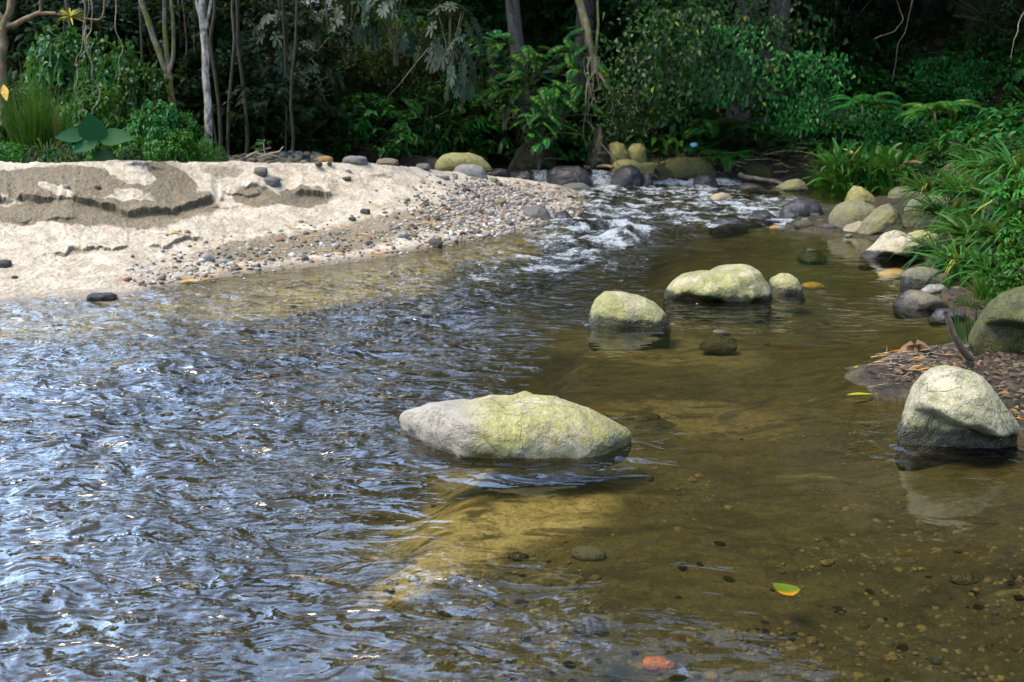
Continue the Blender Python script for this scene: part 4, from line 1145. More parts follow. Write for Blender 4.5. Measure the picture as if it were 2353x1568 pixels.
        parts.append(leafset(base, d, np.tile([0, 0, 1.0], (n_, 1)) + .3 * r.normal(size=(n_, 3)), Lr, Wd * r.uniform(.6, 1.3, n_), prof, dr, .35, kind != 'grass', seed))
        tips = np.zeros((0, 3))
    elif kind == 'heart':     # hanging curtain of climber leaves, facing -y
        n_ = int(900 * dens)
        x = r.normal(0, .42, n_); z = r.uniform(0, 1, n_); x = x * (1.1 - .5 * np.abs(z - .6))
        y = -.12 - .25 * vnoise(x * 4, z * 4, seed=seed) + .1 * r.normal(size=n_)
        Pp = np.stack([x, y, z], 1)
        Dd = np.stack([.75 * r.normal(size=n_), -.45 + .5 * r.normal(size=n_), -np.ones(n_) * r.uniform(.1, 1, n_)], 1)
        Nn = np.stack([.4 * r.normal(size=n_), -np.ones(n_), .9 + .3 * r.normal(size=n_)], 1)
        parts.append(leafset(Pp, Dd, Nn, r.uniform(.04, .10, n_), r.uniform(.028, .065, n_), HEART, .15, .2, True, seed)); tips = Pp[::30]
    V, Fq, var = mjoin(parts)
    me = mesh_np('foliage', V, Fq, True, {'var': var})
    # stems to some of the tips
    st = []
    if len(tips) and kind != 'fern' and kind != 'heart':
        for p in tips[:: max(1, len(tips) // 14)]:
            b = np.array([r.uniform(-.06, .06), r.uniform(-.06, .06), -.12])
            m = b * .5 + p * .5 + np.array([0, 0, .12])
            st.append(tube(curve_pts([b, b + np.array([0, 0, .2]), m, p], 8, .02, int(r.integers(99))), np.linspace(.014, .004, 8), 5))
    else:
        st.append(tube(curve_pts([(0, 0, -.1), (0.02, 0, .12)], 4), np.linspace(.03, .01, 4), 5))
    sm = mesh_np('stem', *merge(st))
    return me, sm

M['leafL'] = leaf_mat('shrub_leaf', (.014, .080, .018), (.040, .155, .034), (.15, .20, .04), .38)
M['leafB'] = leaf_mat('fresh_leaf', (.028, .11, .018), (.060, .18, .03), (.25, .25, .04), .40)
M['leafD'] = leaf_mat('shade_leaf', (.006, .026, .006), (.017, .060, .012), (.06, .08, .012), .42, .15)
M['leafO'] = leaf_mat('olive_fine_leaf', (.018, .034, .006), (.042, .060, .009), (.13, .09, .02), .5, .2)
M['leafR'] = leaf_mat('waxy_rosette_leaf', (.018, .045, .022), (.036, .075, .036), (.16, .15, .05), .6, .1, spec=.25)
M['leafP'] = leaf_mat('pinnate_leaf', (.016, .072, .024), (.034, .12, .034), (.14, .24, .03), .42, .2, cth=.86)
M['leafH'] = leaf_mat('climber_leaf', (.009, .030, .007), (.028, .064, .014), (.2, .22, .04), .4, .2)
M['leafG'] = leaf_mat('tall_grass_blade', (.03, .12, .02), (.07, .20, .03), (.25, .2, .08), .5, .3, cth=.9)
M['leafF'] = leaf_mat('pale_grass_blade', (.04, .08, .035), (.08, .12, .055), (.26, .22, .1), .45, .3)
M['leafS'] = leaf_mat('strap_leaf', (.028, .095, .022), (.06, .15, .032), (.3, .26, .06), .36, .25)
M['leafE'] = leaf_mat('elephant_ear_blade', (.014, .065, .022), (.020, .080, .028), (.03, .10, .03), .6, .03, spec=.08, val_=.2)
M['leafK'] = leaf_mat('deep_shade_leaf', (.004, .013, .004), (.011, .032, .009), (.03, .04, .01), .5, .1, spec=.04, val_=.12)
M['stem'] = plain_mat('green_brown_stem', (.06, .06, .025), (.09, .07, .04), 20)
M['dryb'] = leaf_mat('dead_leaf', (.12, .075, .045), (.19, .12, .075), (.4, .25, .1), .7, .2, val_=.6)
M['barkk'] = bark_mat('shaded_bark', (.030, .028, .018), (.015, .014, .010), (.022, .024, .008))
M['straw'] = leaf_mat('orange_straw', (.50, .24, .05), (.62, .36, .10), (.45, .12, .03), .5, .2, val_=.7)
M['litter'] = leaf_mat('litter_leaf', (.080, .058, .038), (.15, .115, .072), (.35, .22, .06), .8, .1, val_=.55)
M['bark'] = bark_mat('pale_bark', (.26, .235, .20), (.08, .068, .055), None, 12)
M['barkm'] = bark_mat('mossy_bark', (.13, .11, .08), (.05, .045, .03), (.075, .075, .012))
M['barkd'] = bark_mat('dark_bark', (.028, .024, .02), (.055, .048, .04), None, 6)
M['barko'] = bark_mat('tan_bark', (.12, .085, .045), (.06, .045, .025), None)
M['twig'] = plain_mat('dry_twig', (.22, .17, .11), (.12, .09, .06), 30)
M['vine'] = plain_mat('liana_bark', (.13, .11, .07), (.08, .07, .045), 30)
M['mound'] = rock_mat('root_earth', (.035, .032, .016), (.05, .05, .014), (.045, .05, .01), .6, -.5, .3, speck=.2)
M['mroot'] = bark_mat('mossy_root', (.06, .05, .03), (.035, .03, .02), (.08, .09, .015), 5)

PROTO = {}
def proto_plant(kind, mat, seed, dens=1.0):
    key = (kind, seed)
    if key not in PROTO: PROTO[key] = foliage_mesh(kind, seed, dens)
    fo_, st_ = PROTO[key]
    if (key, mat) not in PROTO:
        f2 = fo_.copy(); f2.materials.append(M[mat]); s2 = st_.copy(); s2.materials.append(M['stem']); PROTO[key, mat] = (f2, s2)
    return PROTO[key, mat]
first = {}
NPL = 0
def plant(name, label, cat, kind, mat, seed, x, y, z, sc, rz=None, group=None, dens=1.0):
    global NPL
    NPL += 1
    fo_, st_ = proto_plant(kind, mat, seed, dens)
    k = (name, kind, mat, seed)
    if k not in first:
        t = thing(name, label, cat, (0, 0, 0), 0, group)
        a = obj('foliage', fo_, None, t); b = obj('stem', st_, None, t)
        first[k] = (t, a, b)
    else:
        t0, a0, b0 = first[k]
        t = t0.copy(); COL.objects.link(t); t['label'] = label
        if group: t['group'] = group
        elif 'group' in t: del t['group']
        for c0 in (a0, b0):
            c = c0.copy(); COL.objects.link(c); c.parent = t
    t.location = (x, y, z); t.rotation_euler = (random.uniform(-.06, .06), random.uniform(-.06, .06), random.uniform(0, 6.28) if rz is None else rz)
    t.scale = (sc, sc, sc) if np.isscalar(sc) else sc
    return t

def plant_px(name, label, cat, kind, mat, seed, u, vtop, D, wpx, zb=None, rz=None, group=None, dens=1.0, squash=1.0):
    """a plant at depth D whose top is at photo height vtop and half width wpx"""
    p = at_y(u, vtop, D); z0 = (gh(p[0], D) if zb is None else zb) - .03
    h = max(.2, p[2] - z0); w_ = wpx / F * D
    return plant(name, label, cat, kind, mat, seed, p[0], D, z0, (w_, w_ * squash, h), rz, group, dens)

# ---- left bank, near to far
G_L = 'leafy shrubs of the left bank'
row = [(30, 205, 12.6, 95, 'oval', 'leafL', 'broad dark shrub at the left edge behind the tall grass'),
       (150, 78, 13.4, 130, 'oval', 'leafL', 'tallest blue-green shrub behind the tall grass, reaching to the bromeliad branch'),
       (255, 105, 13.0, 120, 'oval', 'leafL', 'big blue-green shrub left of the twisted liana'),
       (330, 155, 12.8, 110, 'oval', 'leafL', 'blue-green shrub crossed by the hanging liana'),
       (230, 205, 12.0, 110, 'oval', 'leafB', 'brighter green shrub in the middle of the left thicket'),
       (370, 235, 12.2, 90, 'dark', 'leafL', 'darker shrub to the left of the forked pale trunks'),
       (430, 265, 12.4, 60, 'oval', 'leafL', 'shrub wrapped round the foot of the forked pale trunks'),
       (330, 262, 11.6, 75, 'oval', 'leafL', 'low shrub right of the elephant-ear leaves'),
       (285, 305, 11.2, 60, 'oval', 'leafB', 'small bright shrub under the right elephant-ear leaf'),
       (415, 302, 11.5, 62, 'oval', 'leafB', 'bright young shrub left of the single pale trunk'),
       (470, 322, 11.6, 46, 'fine', 'leafB', 'feathery bright shrub at the foot of the single pale trunk'),
       (350, 325, 11.0, 40, 'oval_big', 'leafB', 'low bright seedling on the crest left of the single trunk'),
       (190, 270, 11.6, 60, 'oval_big', 'leafL', 'broad-leaved shrub behind the elephant-ear plant'),
       (225, 325, 10.9, 40, 'oval', 'leafB', 'low green clump at the base of the elephant-ear plant'),
       (20, 330, 10.9, 55, 'oval', 'leafB', 'low bright clump on the crest at the left edge'),
       (120, 345, 10.8, 40, 'oval', 'leafL', 'low clump at the foot of the drooping grass'),
       (15, 268, 11.8, 60, 'oval_big', 'leafL', 'broad-leaved shrub at the left edge under the yellow leaf'),
       (300, 345, 10.8, 34, 'oval', 'leafL', 'tiny dark seedlings on the crest under the low shrub'),
       (505, 338, 11.9, 30, 'fine', 'leafL', 'grassy tuft right of the single pale trunk')]
for i, (u, v, D, wp, kd, mt, lab) in enumerate(row):
    plant_px('shrub', lab, 'shrub', kd, mt, 1 + i % 4, u, v, D, wp, None, None, G_L, squash=.8)
plant_px('grass_tuft', 'tall upright green grass at the left edge', 'grass', 'grass', 'leafG', 11, 45, 95, 11.4, 105, None)
plant_px('grass_tuft', 'tall grass blades just right of the tall upright ones', 'grass', 'grass', 'leafG', 12, 105, 170, 11.6, 85, None)
plant_px('grass_tuft', 'pale drooping fountain of grass hanging over the crest', 'grass', 'fountain', 'leafF', 13, 95, 235, 10.9, 70, None)
plant_px('grass_tuft', 'second smaller pale drooping grass tuft by the elephant-ear plant', 'grass', 'fountain', 'leafF', 14, 140, 285, 10.8, 45, None)

# elephant ear
p0 = at_y(220, 366, 10.7); p0[2] = gh(p0[0], 10.7)
ee = thing('elephant_ear_plant', 'elephant-ear plant with four big grey-green leaves on the sand crest', 'plant', tuple(p0))
for (du, dv, Lw, Wd, dx, dz, nx) in ((218, 318, .30, .30, .03, 1.0, -1), (216, 322, .24, .20, -.8, -.35, -1), (240, 318, .36, .20, 1.0, .12, -1), (238, 350, .22, .19, .25, -.75, -1), (186, 312, .26, .17, -1.0, .05, -1)):
    b = at_y(du, dv, 10.62)
    V, Fq, var = leafset([b - p0], [(dx, -.25, dz)], [(0.1, -.9, .5)], Lw, Wd, [(-.12, .35), (0, .72), (.12, .95), (.3, 1), (.5, .88), (.75, .5), (1, .03)], .12, .18, True, 5)
    leaf_o = obj('leaf', mesh_np('leaf', V, Fq, True, {'var': var}), M['leafE'], ee)
    stv = tube(curve_pts([(0, 0, -.05), ((b - p0)[0] * .3, 0, .2), b - p0], 8), np.linspace(.012, .007, 8), 6)
    obj('stalk', mesh_np('stalk', *stv), M['leafG'], ee)

def stem_tree(name, label, paths, mat, D, crown=None, radii=(.07, .04), group=None, cat='tree', part='trunk', n=16):
    """paths: lists of photo points (u, v[, D]) ; the first one starts at the ground"""
    pts = [[at_y(q[0], q[1], q[2] if len(q) > 2 else D) for q in pa] for pa in paths]
    b = pts[0][0]; t = thing(name, label, cat, tuple(b), 0, group)
    for i, (pa, rd) in enumerate(zip(pts, radii if isinstance(radii[0], tuple) else [radii] * len(pts))):
        c = curve_pts([q - b for q in pa], n, .015 * rd[0] / .05, i + int(paths[0][0][0]) % 50)
        obj(part if i == 0 else 'limb', mesh_np(part, *tube(c, np.linspace(rd[0], rd[1], n), 9)), M[mat], t)
    return t, b

def crown_on(t, b, specs):
    for (x, y, z, s, kd, mt, sd) in specs:
        f_, s_ = proto_plant(kd, mt, sd)
        o_ = obj('crown', f_, None, t, (x - b[0], y - b[1], z - b[2]), (0, 0, sd), s)

t, b = stem_tree('tree', 'single slender pale trunk with grey and white bark left of the dark forest',
                 [[(480, 385, 13), (478, 300, 13), (474, 220, 13), (470, 110, 13), (464, 40, 13), (462, -150, 13), (458, -420, 13)], [(468, 60, 13), (450, 0, 13), (420, -120, 13)], [(470, 80, 13), (490, -20, 13), (530, -160, 13)]], 'bark', 13, radii=((.052, .038), (.025, .015), (.02, .012)), n=26)
crown_on(t, b, [(b[0] - .2, 13.2, 3.9, (1.3, 1.3, .9), 'oval', 'leafL', 1), (b[0] + .5, 13.5, 3.7, (1.0, 1.0, .8), 'oval', 'leafL', 2)])
t, b = stem_tree('tree', 'forked pale trunks leaning left above the shrubs, one mossy yellow',
                 [[(412, 385, 13.4), (404, 290, 13.4), (392, 200, 13.4), (375, 150, 13.4), (352, 80, 13.4), (330, 20, 13.4), (305, -80, 13.4), (280, -300, 13.4)],
                  [(392, 215, 13.4), (385, 130, 13.4), (378, 60, 13.4), (376, 0, 13.4), (370, -150, 13.4)], [(388, 175, 13.4), (398, 130, 13.4), (397, 50, 13.4), (392, -10, 13.4), (400, -160, 13.4)], [(358, 110, 13.4), (340, 60, 13.4), (322, 10, 13.4), (315, -40, 13.4)]],
                 'barkm', 13.4, radii=((.05, .028), (.034, .024), (.028, .02), (.02, .012)), n=26)
crown_on(t, b, [(b[0] - .6, 13.6, 3.9, (1.4, 1.2, .9), 'oval', 'leafL', 3)])
t, b = stem_tree('tree', 'gnarled tan tree forking at the upper left corner, a bromeliad on its branch',
                 [[(8, 300, 12), (6, 150, 12), (6, 90, 12), (12, 50, 12), (25, 20, 12), (30, -60, 12)], [(6, 66, 12), (30, 58, 12), (60, 44, 12), (90, 30, 12), (100, 32, 12), (130, 33, 12)], [(92, 30, 12), (93, 10, 12), (90, -40, 12)],
                  [(130, 33, 12), (180, 40, 12), (228, 48, 12), (238, 35, 12), (240, 0, 12)], [(25, 58, 12), (5, 40, 12), (-20, 10, 12)]],
                 'barko', 12, radii=((.055, .04), (.035, .02), (.02, .012), (.014, .008), (.03, .02)), n=18)
bp = at_y(162, 40, 11.95)
br = thing('bromeliad', 'yellow-green spiky bromeliad sitting on the branch at the upper left', 'plant', tuple(bp))
r_ = np.random.default_rng(3); nb_ = 26; aa = r_.uniform(0, 6.28, nb_)
V, Fq, var = leafset(np.zeros((nb_, 3)), np.stack([np.cos(aa), np.sin(aa) * .6, r_.uniform(-.3, 1.3, nb_)], 1), np.tile([0, -.5, 1.0], (nb_, 1)), r_.uniform(.12, .19, nb_), .022, BLADE, .2, .4, True, 3)
M['brom'] = leaf_mat('bromeliad_leaf', (.24, .26, .03), (.36, .34, .05), (.3, .3, .05), .5, val_=.6)
obj('rosette', mesh_np('rosette', V, Fq, True, {'var': var}), M['brom'], br)
# yellow leaf at the left edge
V, Fq, var = leafset([(0, 0, 0)], [(.2, -.2, -1)], [(0, -1, .3)], .16, .09, OVAL, .1, .2, True, 1)
tag(obj('leaf', mesh_np('leaf', V, Fq, True, {'var': var}), M['gold'], None, tuple(at_y(8, 195, 11.0))), 'single yellow-orange leaf hanging in the green at the left edge', 'leaf')

# lianas
def vine(label, pts, D, rad=.008, mat='vine', n=22, group='lianas hanging in front of the forest', name='liana', wob=.04):
    P_ = [at_y(q[0], q[1], (q[2] if len(q) > 2 else D)) for q in pts]; b = P_[0]
    c = curve_pts([q - b for q in P_], n, wob, int(abs(pts[0][0])) % 61)
    o_ = obj(name, mesh_np(name, *tube(c, np.linspace(rad, rad * .6, n), 5)), M[mat], None, tuple(b))
    return tag(o_, label, name.replace('_', ' '), group)
vine('twisted pale liana curving down to the elephant-ear plant', [(200, 60), (198, 110), (208, 150), (225, 190), (226, 225), (212, 250), (198, 285)], 11.2, .010)
vine('thin straight liana right beside the twisted one', [(205, -20), (206, 60), (204, 110), (206, 140)], 11.3, .006)
vine('slim liana hanging left of the twisted one', [(188, -10), (186, 80), (184, 140), (176, 200), (186, 250), (187, 300)], 11.3, .006)
vine('thin vertical liana in front of the left dark forest', [(270, -10), (276, 80), (274, 150), (266, 190)], 12.0, .006)
vine('pair of straight lianas seen against the left thicket', [(196, -10), (201, 60), (199, 120)], 11.6, .005)
for i, (u0, u1, v1) in enumerate(((1344, 1356, 330), (1349, 1348, 355), (1358, 1362, 300), (1365, 1372, 250), (1361, 1368, 230), (1352, 1366, 310), (1370, 1384, 210))):
    vine('thin aerial root %s under the mossy leaning trunk' % ('longest', 'second longest', 'left of the pair', 'outermost', 'short curling', 'bent', 'shortest')[i], [(u0, 130), (u0 + 4, 200 if v1 > 210 else 150), (u1 - 6, v1 - 40), (u1, v1)], 18.4, .009 if i < 3 else .006, 'vine', 16, 'aerial roots under the mossy trunk', 'aerial_root', .08)
vine('long thin liana arching across the dark middle of the forest', [(985, 110), (930, 180), (880, 235), (868, 270), (872, 320), (895, 380), (925, 420)][:5], 18.6, .010)
vine('slanting dead branch in the dark middle of the forest', [(700, 245), (760, 280), (820, 305)], 19.0, .012)
vine('loose root slanting down right of the aerial roots', [(1370, 165), (1400, 210), (1440, 260)], 18.2, .012)
vine('root slanting to the yellow boulders', [(1378, 330), (1430, 395), (1470, 440)][:2], 18.0, .012)
vine('bare arching twig at the top of the dark hollow', [(2010, 90), (2060, 70), (2080, 45), (2062, 10), (2040, -70)], 14.5, .006, 'barkd')
vine('hanging bare vine in the dark hollow at upper right', [(2110, -70), (2085, 40), (2068, 110), (2060, 160), (2050, 190)], 14.5, .006, 'barkd')
vine('hooked twig at the top right corner', [(2400, -90), (2350, 40), (2330, 90), (2325, 130)], 13.0, .007)

# thin background stems at upper left
for i in range(46):
    u = random.uniform(130, 520) if i < 36 else random.uniform(520, 780); D = random.uniform(15.5, 20); du = random.uniform(-60, 30); vb = random.uniform(330, 360)
    if i == 0:
        pass
    z0 = None
    P_ = [at_y(u, vb, D), at_y(u + du * .4, 160, D), at_y(u + du, -40, D), at_y(u + du * 1.6, -260, D)]
    b = P_[0].copy(); b[2] = min(b[2], gh(b[0], b[1]) - .05)
    P_[0] = b
    me_ = mesh_np('thin_trunk', *tube(curve_pts([q - b for q in P_], 10, .06, i), np.linspace(.03, .018, 10) * random.uniform(.5, 1.3), 6))
    o_ = obj('thin_trunk', me_, M['barkk' if i % 3 else 'barkd'], None, tuple(b))
    tag(o_, 'thin leaning stem in the shade behind the left shrubs' if i < 36 else 'thin dark stem in the black gap right of the single pale trunk', 'tree stem', 'thin stems behind the left shrubs' if i < 36 else 'thin stems in the black gap')

# ---- middle and right forest: signature plants
t, b = stem_tree('tree', 'thick dark grey trunk at the top centre, above the pinnate leaves', [[(1245, 385, 19.6), (1215, 300, 20), (1195, 200, 20.2), (1185, 100, 20.2), (1176, 0, 20.2), (1170, -250, 20.4)], [(1190, 60, 20.2), (1150, -60, 20), (1080, -200, 19.5)]], 'barkd', 20, radii=((.17, .13), (.06, .04)), n=20)
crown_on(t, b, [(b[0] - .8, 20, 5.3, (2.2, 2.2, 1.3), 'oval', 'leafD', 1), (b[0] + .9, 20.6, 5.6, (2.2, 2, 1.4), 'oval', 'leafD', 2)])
t, b = stem_tree('tree', 'mossy yellow-brown leaning trunk trailing aerial roots', [[(1372, 168, 18.8), (1362, 130, 18.8), (1350, 80, 18.8), (1336, 20, 18.9), (1325, -60, 19), (1300, -250, 19.2)], [(1368, 150, 18.8), (1395, 200, 18.7), (1415, 235, 18.6)], [(1370, 160, 18.8), (1350, 190, 18.6), (1346, 240, 18.5)], [(1366, 150, 18.8), (1376, 60, 18.9), (1372, -30, 19)]], 'barkm', 18.8, radii=((.085, .065), (.05, .015), (.04, .012), (.03, .02)), n=18)
crown_on(t, b, [(b[0], 19.6, 4.9, (2.0, 2.0, 1.3), 'oval', 'leafD', 3)])
G_P = 'feathery plants over the pool'
for i, (u, vt, wp, D, lab) in enumerate(((1200, 95, 105, 18.9, 'upper left feathery pinnate branch over the pool'), (1290, 150, 95, 18.7, 'right-hand feathery pinnate branch by the aerial roots'), (1160, 160, 90, 18.5, 'lower left feathery pinnate branch with bright tips'), (1245, 190, 90, 18.3, 'lowest feathery pinnate branch in front of the trunk'), (1330, 60, 90, 19.2, 'feathery pinnate branch beside the mossy trunk'), (1130, 60, 80, 19.4, 'upper feathery branch left of the thick trunk'), (1240, 250, 60, 18.2, 'small hanging feathery branch above the mossy roots'))):
    p = at_y(u, vt, D); h = .95
    plant('pinnate_branch', lab, 'branch', 'pinnate', 'leafP', 21 + i % 3, p[0], D, p[2] - h, (wp / F * D * .9, .8, h), random.uniform(-.4, .4), G_P)
for i, (u, vt, wp, D, lab) in enumerate(((645, 40, 60, 18.2, 'grey-green leaf rosettes at upper left of the dark forest'), (700, 100, 45, 18.2, 'lower rosette branch under the first'), (1030, 20, 70, 18.6, 'big-leaved rosette branch left of the thick trunk'), (1060, 95, 45, 18.3, 'small rosette branch hanging under the big-leaved one'), (905, -10, 60, 19, 'rosette branch at the top edge in the middle'), (790, -15, 80, 19, 'dim rosette branch at the top edge left of the middle'), (600, 140, 36, 18.4, 'lone rosette deep in the dark on the left'), (560, 60, 40, 18.6, 'dim rosette above the lone one'))):
    p = at_y(u, vt, D); h = 1.1
    plant('rosette_branch', lab, 'branch', 'rosette', 'leafR', 31 + i % 2, p[0], D, p[2] - h, (wp / F * D * 1.1, .7, h), None, 'rosette branches in the dark forest')
for i, (u, vt, vb_, wp, D, mt, lab) in enumerate(((1560, 20, 230, 95, 17.8, 'leafH', 'hanging curtain of pale climber leaves right of the aerial roots'), (1480, 100, 290, 80, 18.0, 'leafH', 'heart-leaved climber above the yellow boulders'), (1650, 60, 240, 90, 18.2, 'leafL', 'bright green climber right of the hanging curtain'), (1560, -40, 80, 110, 18.4, 'leafH', 'climber leaves at the top edge above the curtain'),
                                         (1760, 40, 260, 100, 18.6, 'leafH', 'mixed climber sheet on the right slope'), (1840, 120, 300, 80, 18.2, 'leafL', 'darker climber sheet next to the strap-leaf plant'), (1440, 200, 310, 50, 17.8, 'leafH', 'lowest big heart leaves above the taller yellow boulder'), (1700, -50, 120, 110, 18.8, 'leafH', 'climber leaves at the top edge over the right slope'))):
    p = at_y(u, vb_, D); q = at_y(u, vt, D); h = q[2] - p[2]
    plant('climber', lab, 'climber', 'heart', mt, 41 + i % 3, p[0], D, p[2], (max(wp / F * D * 1.35, h * .7), 1.0, h), random.uniform(-.15, .15), 'climbers hanging on the forest edge')
for i, (u, vt, wp, D, mt, lab) in enumerate(((760, 130, 110, 19.2, 'leafO', 'olive fine-leaved bush in the dark middle'), (880, 110, 110, 19.4, 'leafO', 'olive fine-leaved bush crossed by the arching liana'), (960, 200, 110, 19.0, 'leafD', 'dark fine-leaved bush over the mossy boulder'), (850, 210, 90, 18.8, 'leafD', 'dark fine-leaved bush left of the mossy boulder'), (930, 40, 120, 20.2, 'leafO', 'yellowish fine bush high in the middle'), (700, 180, 70, 18.8, 'leafO', 'dim olive bush by the slanting dead branch'))):
    p = at_y(u, vt, D); h = 1.5
    plant('fine_bush', lab, 'bush', 'fine', mt, 51 + i % 3, p[0], D, p[2] - h, (wp / F * D, .9, h), None, 'fine-leaved bushes in the dark middle')
# right slope
for i, (u, v, D, s, lab) in enumerate(((1680, 300, 18.6, .8, 'fern low on the litter slope'), (1690, 215, 19.2, .9, 'fern above the litter slope'), (1740, 235, 18.9, .8, 'fern beside the yellow-green hanging fronds'), (1860, 190, 18.8, .9, 'fern high on the right slope'), (1990, 160, 17.6, .9, 'fern under the dark hollow'), (2160, 165, 15.8, .9, 'fern right of the dark hollow'), (2260, 240, 14.6, .8, 'fern at the right edge of the slope'))):
    p = at_y(u, v, D)
    plant('fern', lab, 'fern', 'fern', 'leafS' if i % 2 else 'leafL', 61 + i % 2, p[0], D, max(p[2] - .75 * s, gh(p[0], D) - .1), s, None, 'ferns on the right slope')
for i, (u, vt, wp, D, lab) in enumerate(((1960, 215, 60, 17.3, 'bright strap-leaved plant standing over the far waterline'), (2010, 250, 55, 17.1, 'strap-leaved plant just right of the bright one'), (1925, 265, 45, 17.4, 'smaller strap-leaved plant left of the bright one'), (2075, 270, 50, 16.8, 'strap-leaved plant nearest the right-hand ferns'), (1965, 305, 38, 17.1, 'drooping grey-green strap plant at the water edge'))):
    p = at_y(u, vt + 20, D); z_ = gh(p[0], D); h_ = min(max(p[2] - z_, .3), 1.3)
    plant('strap_plant', lab, 'plant', 'strap', 'leafS', 71 + i % 2, p[0], D, z_, (wp / 60 * .95, wp / 60 * .8, h_ * .95), None, 'strap-leaved plants at the far waterline')

# random filling of the forest floor and slope, each plant its own object
G1 = 'dark undergrowth plants of the shaded forest'
G2 = 'green undergrowth plants of the right slope'
random.seed(21)
KD = [('oval', 'leafD'), ('fine', 'leafD'), ('dark', 'leafL'), ('fine', 'leafO'), ('oval', 'leafO'), ('pinnate', 'leafD'), ('oval', 'leafL')]
KR = [('oval', 'leafL'), ('oval', 'leafB'), ('pinnate', 'leafP'), ('oval', 'leafD'), ('dark', 'leafL'), ('fine', 'leafL'), ('oval_big', 'leafS'), ('fern', 'leafL'), ('heart', 'leafL')]
def scatter(nmax, u0, u1, d0, d1, kinds, label, group, s0, s1, name, mind=.5, seed0=81):
    out = []
    tries = 0
    while len(out) < nmax and tries < nmax * 30:
        tries += 1
        u = random.uniform(u0, u1); tq = (u - CW / 2) / F * 1.05
        yb = float(np.interp(tq, BT, BY)); y = yb + d0 + (d1 - d0) * random.random() ** 1.2; x = tq * y
        if any((x - a) ** 2 + (y - b) ** 2 < mind ** 2 for a, b in out): continue
        z = gh(x, y)
        if z > 7: continue
        out.append((x, y))
        kd, mt = random.choice(kinds); s = random.uniform(s0, s1)
        plant(name, label, 'plant', kd, mt, seed0 + hash(kd) % 1 + random.randrange(2), x, y, z - .05, (s, s, s * random.uniform(.8, 1.25)), random.uniform(-.5, .5) if kd == 'heart' else None, group)
    return out
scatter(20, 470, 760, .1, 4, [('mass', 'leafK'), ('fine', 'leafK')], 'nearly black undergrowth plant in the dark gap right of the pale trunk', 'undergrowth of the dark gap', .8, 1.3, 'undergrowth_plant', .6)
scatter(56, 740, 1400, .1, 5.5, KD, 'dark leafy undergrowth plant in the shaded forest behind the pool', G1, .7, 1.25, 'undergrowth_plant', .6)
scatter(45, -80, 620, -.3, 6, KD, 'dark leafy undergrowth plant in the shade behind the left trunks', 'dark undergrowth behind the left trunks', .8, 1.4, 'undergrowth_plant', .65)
scatter(100, 1400, 2480, .9, 5.0, KR, 'green leafy undergrowth plant on the right slope', G2, .45, .95, 'undergrowth_plant', .42)
scatter(26, 1900, 2480, .15, 1.1, KR, 'low green plant along the foot of the right slope', 'low plants at the foot of the right slope', .3, .5, 'undergrowth_plant', .35)
scatter(46, 500, 2500, 4.4, 9, [('mass', 'leafK'), ('mass', 'leafD')], 'dark plant high on the shaded slope', 'dark plants high on the slope', 1.2, 1.9, 'undergrowth_plant', 1.0)

random.seed(77)
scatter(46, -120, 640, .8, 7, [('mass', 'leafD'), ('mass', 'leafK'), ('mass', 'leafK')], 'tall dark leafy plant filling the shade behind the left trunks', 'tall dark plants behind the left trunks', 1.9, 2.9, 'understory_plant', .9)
G6 = 'bushes on the crown of the right bank'
for i, (u, v, D, s) in enumerate(((2440, 400, 9.8, .7), (2560, 380, 9.2, 1.0), (2320, 330, 12.2, .5), (2420, 330, 12.5, .8), (2250, 340, 13.6, .45), (2350, 260, 13.6, .8))):
    p = at_y(u, v, D); plant('bush', ('first bush behind the strap grass at the right edge', 'bush just outside the strap grass', 'bush above the strap grass in the middle of the bank', 'large bush at the right edge above the strap grass', 'bush on the far end of the right bank', 'upper bush at the right edge')[i], 'bush', ('mass', 'oval')[i % 2], 'leafL', 1 + i % 2, p[0], D, p[2] - s * .9, s, None, G6)
for i, (x, y, s) in enumerate(((5.2, 7.2, .8), (4.9, 6.2, .6), (5.6, 5.2, .7), (4.9, 4.3, .5), (6.4, 6.4, .9), (5.9, 8.4, .9), (6.6, 4.4, .8))):
    plant('undergrowth_plant', 'green plant on the right bank beyond the moss-covered boulder', 'plant', ('oval', 'fern', 'arch')[i % 3], 'leafL', 1 + i % 2, x, y, gh(x, y) - .03, s, None, 'plants beyond the moss-covered boulder')
# ---- right bank near: strap-leaf grass clump and herbs
G3 = 'long-leaved grass clumps on the right bank'
for i, (u, v, D, s, lab) in enumerate((
    (2185, 480, 9.7, .52, 'leftmost arching clump of long strap grass above the brown boulders'), (2250, 520, 8.9, .55, 'arching strap-grass clump in the middle of the right bank'), (2325, 540, 8.4, .55, 'arching strap-grass clump near the right edge'),
    (2225, 430, 10.3, .55, 'strap-grass clump at the top behind the middle one'), (2300, 440, 9.7, .58, 'strap-grass clump behind, close to the right edge'), (2375, 470, 9.0, .6, 'strap-grass clump cut by the right edge'),
    (2160, 560, 8.9, .36, 'small strap-grass clump drooping over the cream wedge boulder'), (2215, 590, 8.2, .42, 'strap-grass clump hanging over the brown shore boulder'), (2280, 600, 7.9, .45, 'lowest strap-grass clump of the middle of the bank'),
    (2350, 380, 9.9, .6, 'highest strap-grass clump at the right edge'), (2275, 375, 10.8, .5, 'highest strap-grass clump left of the edge one'), (2140, 420, 11.0, .42, 'farthest small strap-grass clump on the bar'), (2345, 620, 7.6, .42, 'strap-grass clump behind the light green herbs'))):
    p = at_y(u, v, D); plant('strap_grass', lab, 'grass', 'arch', 'leafS', 91 + i % 3, p[0], D, p[2] - .10, (s * .95, s * .95, s * .85), None, G3)
G4 = 'leafy herbs under the strap grass'
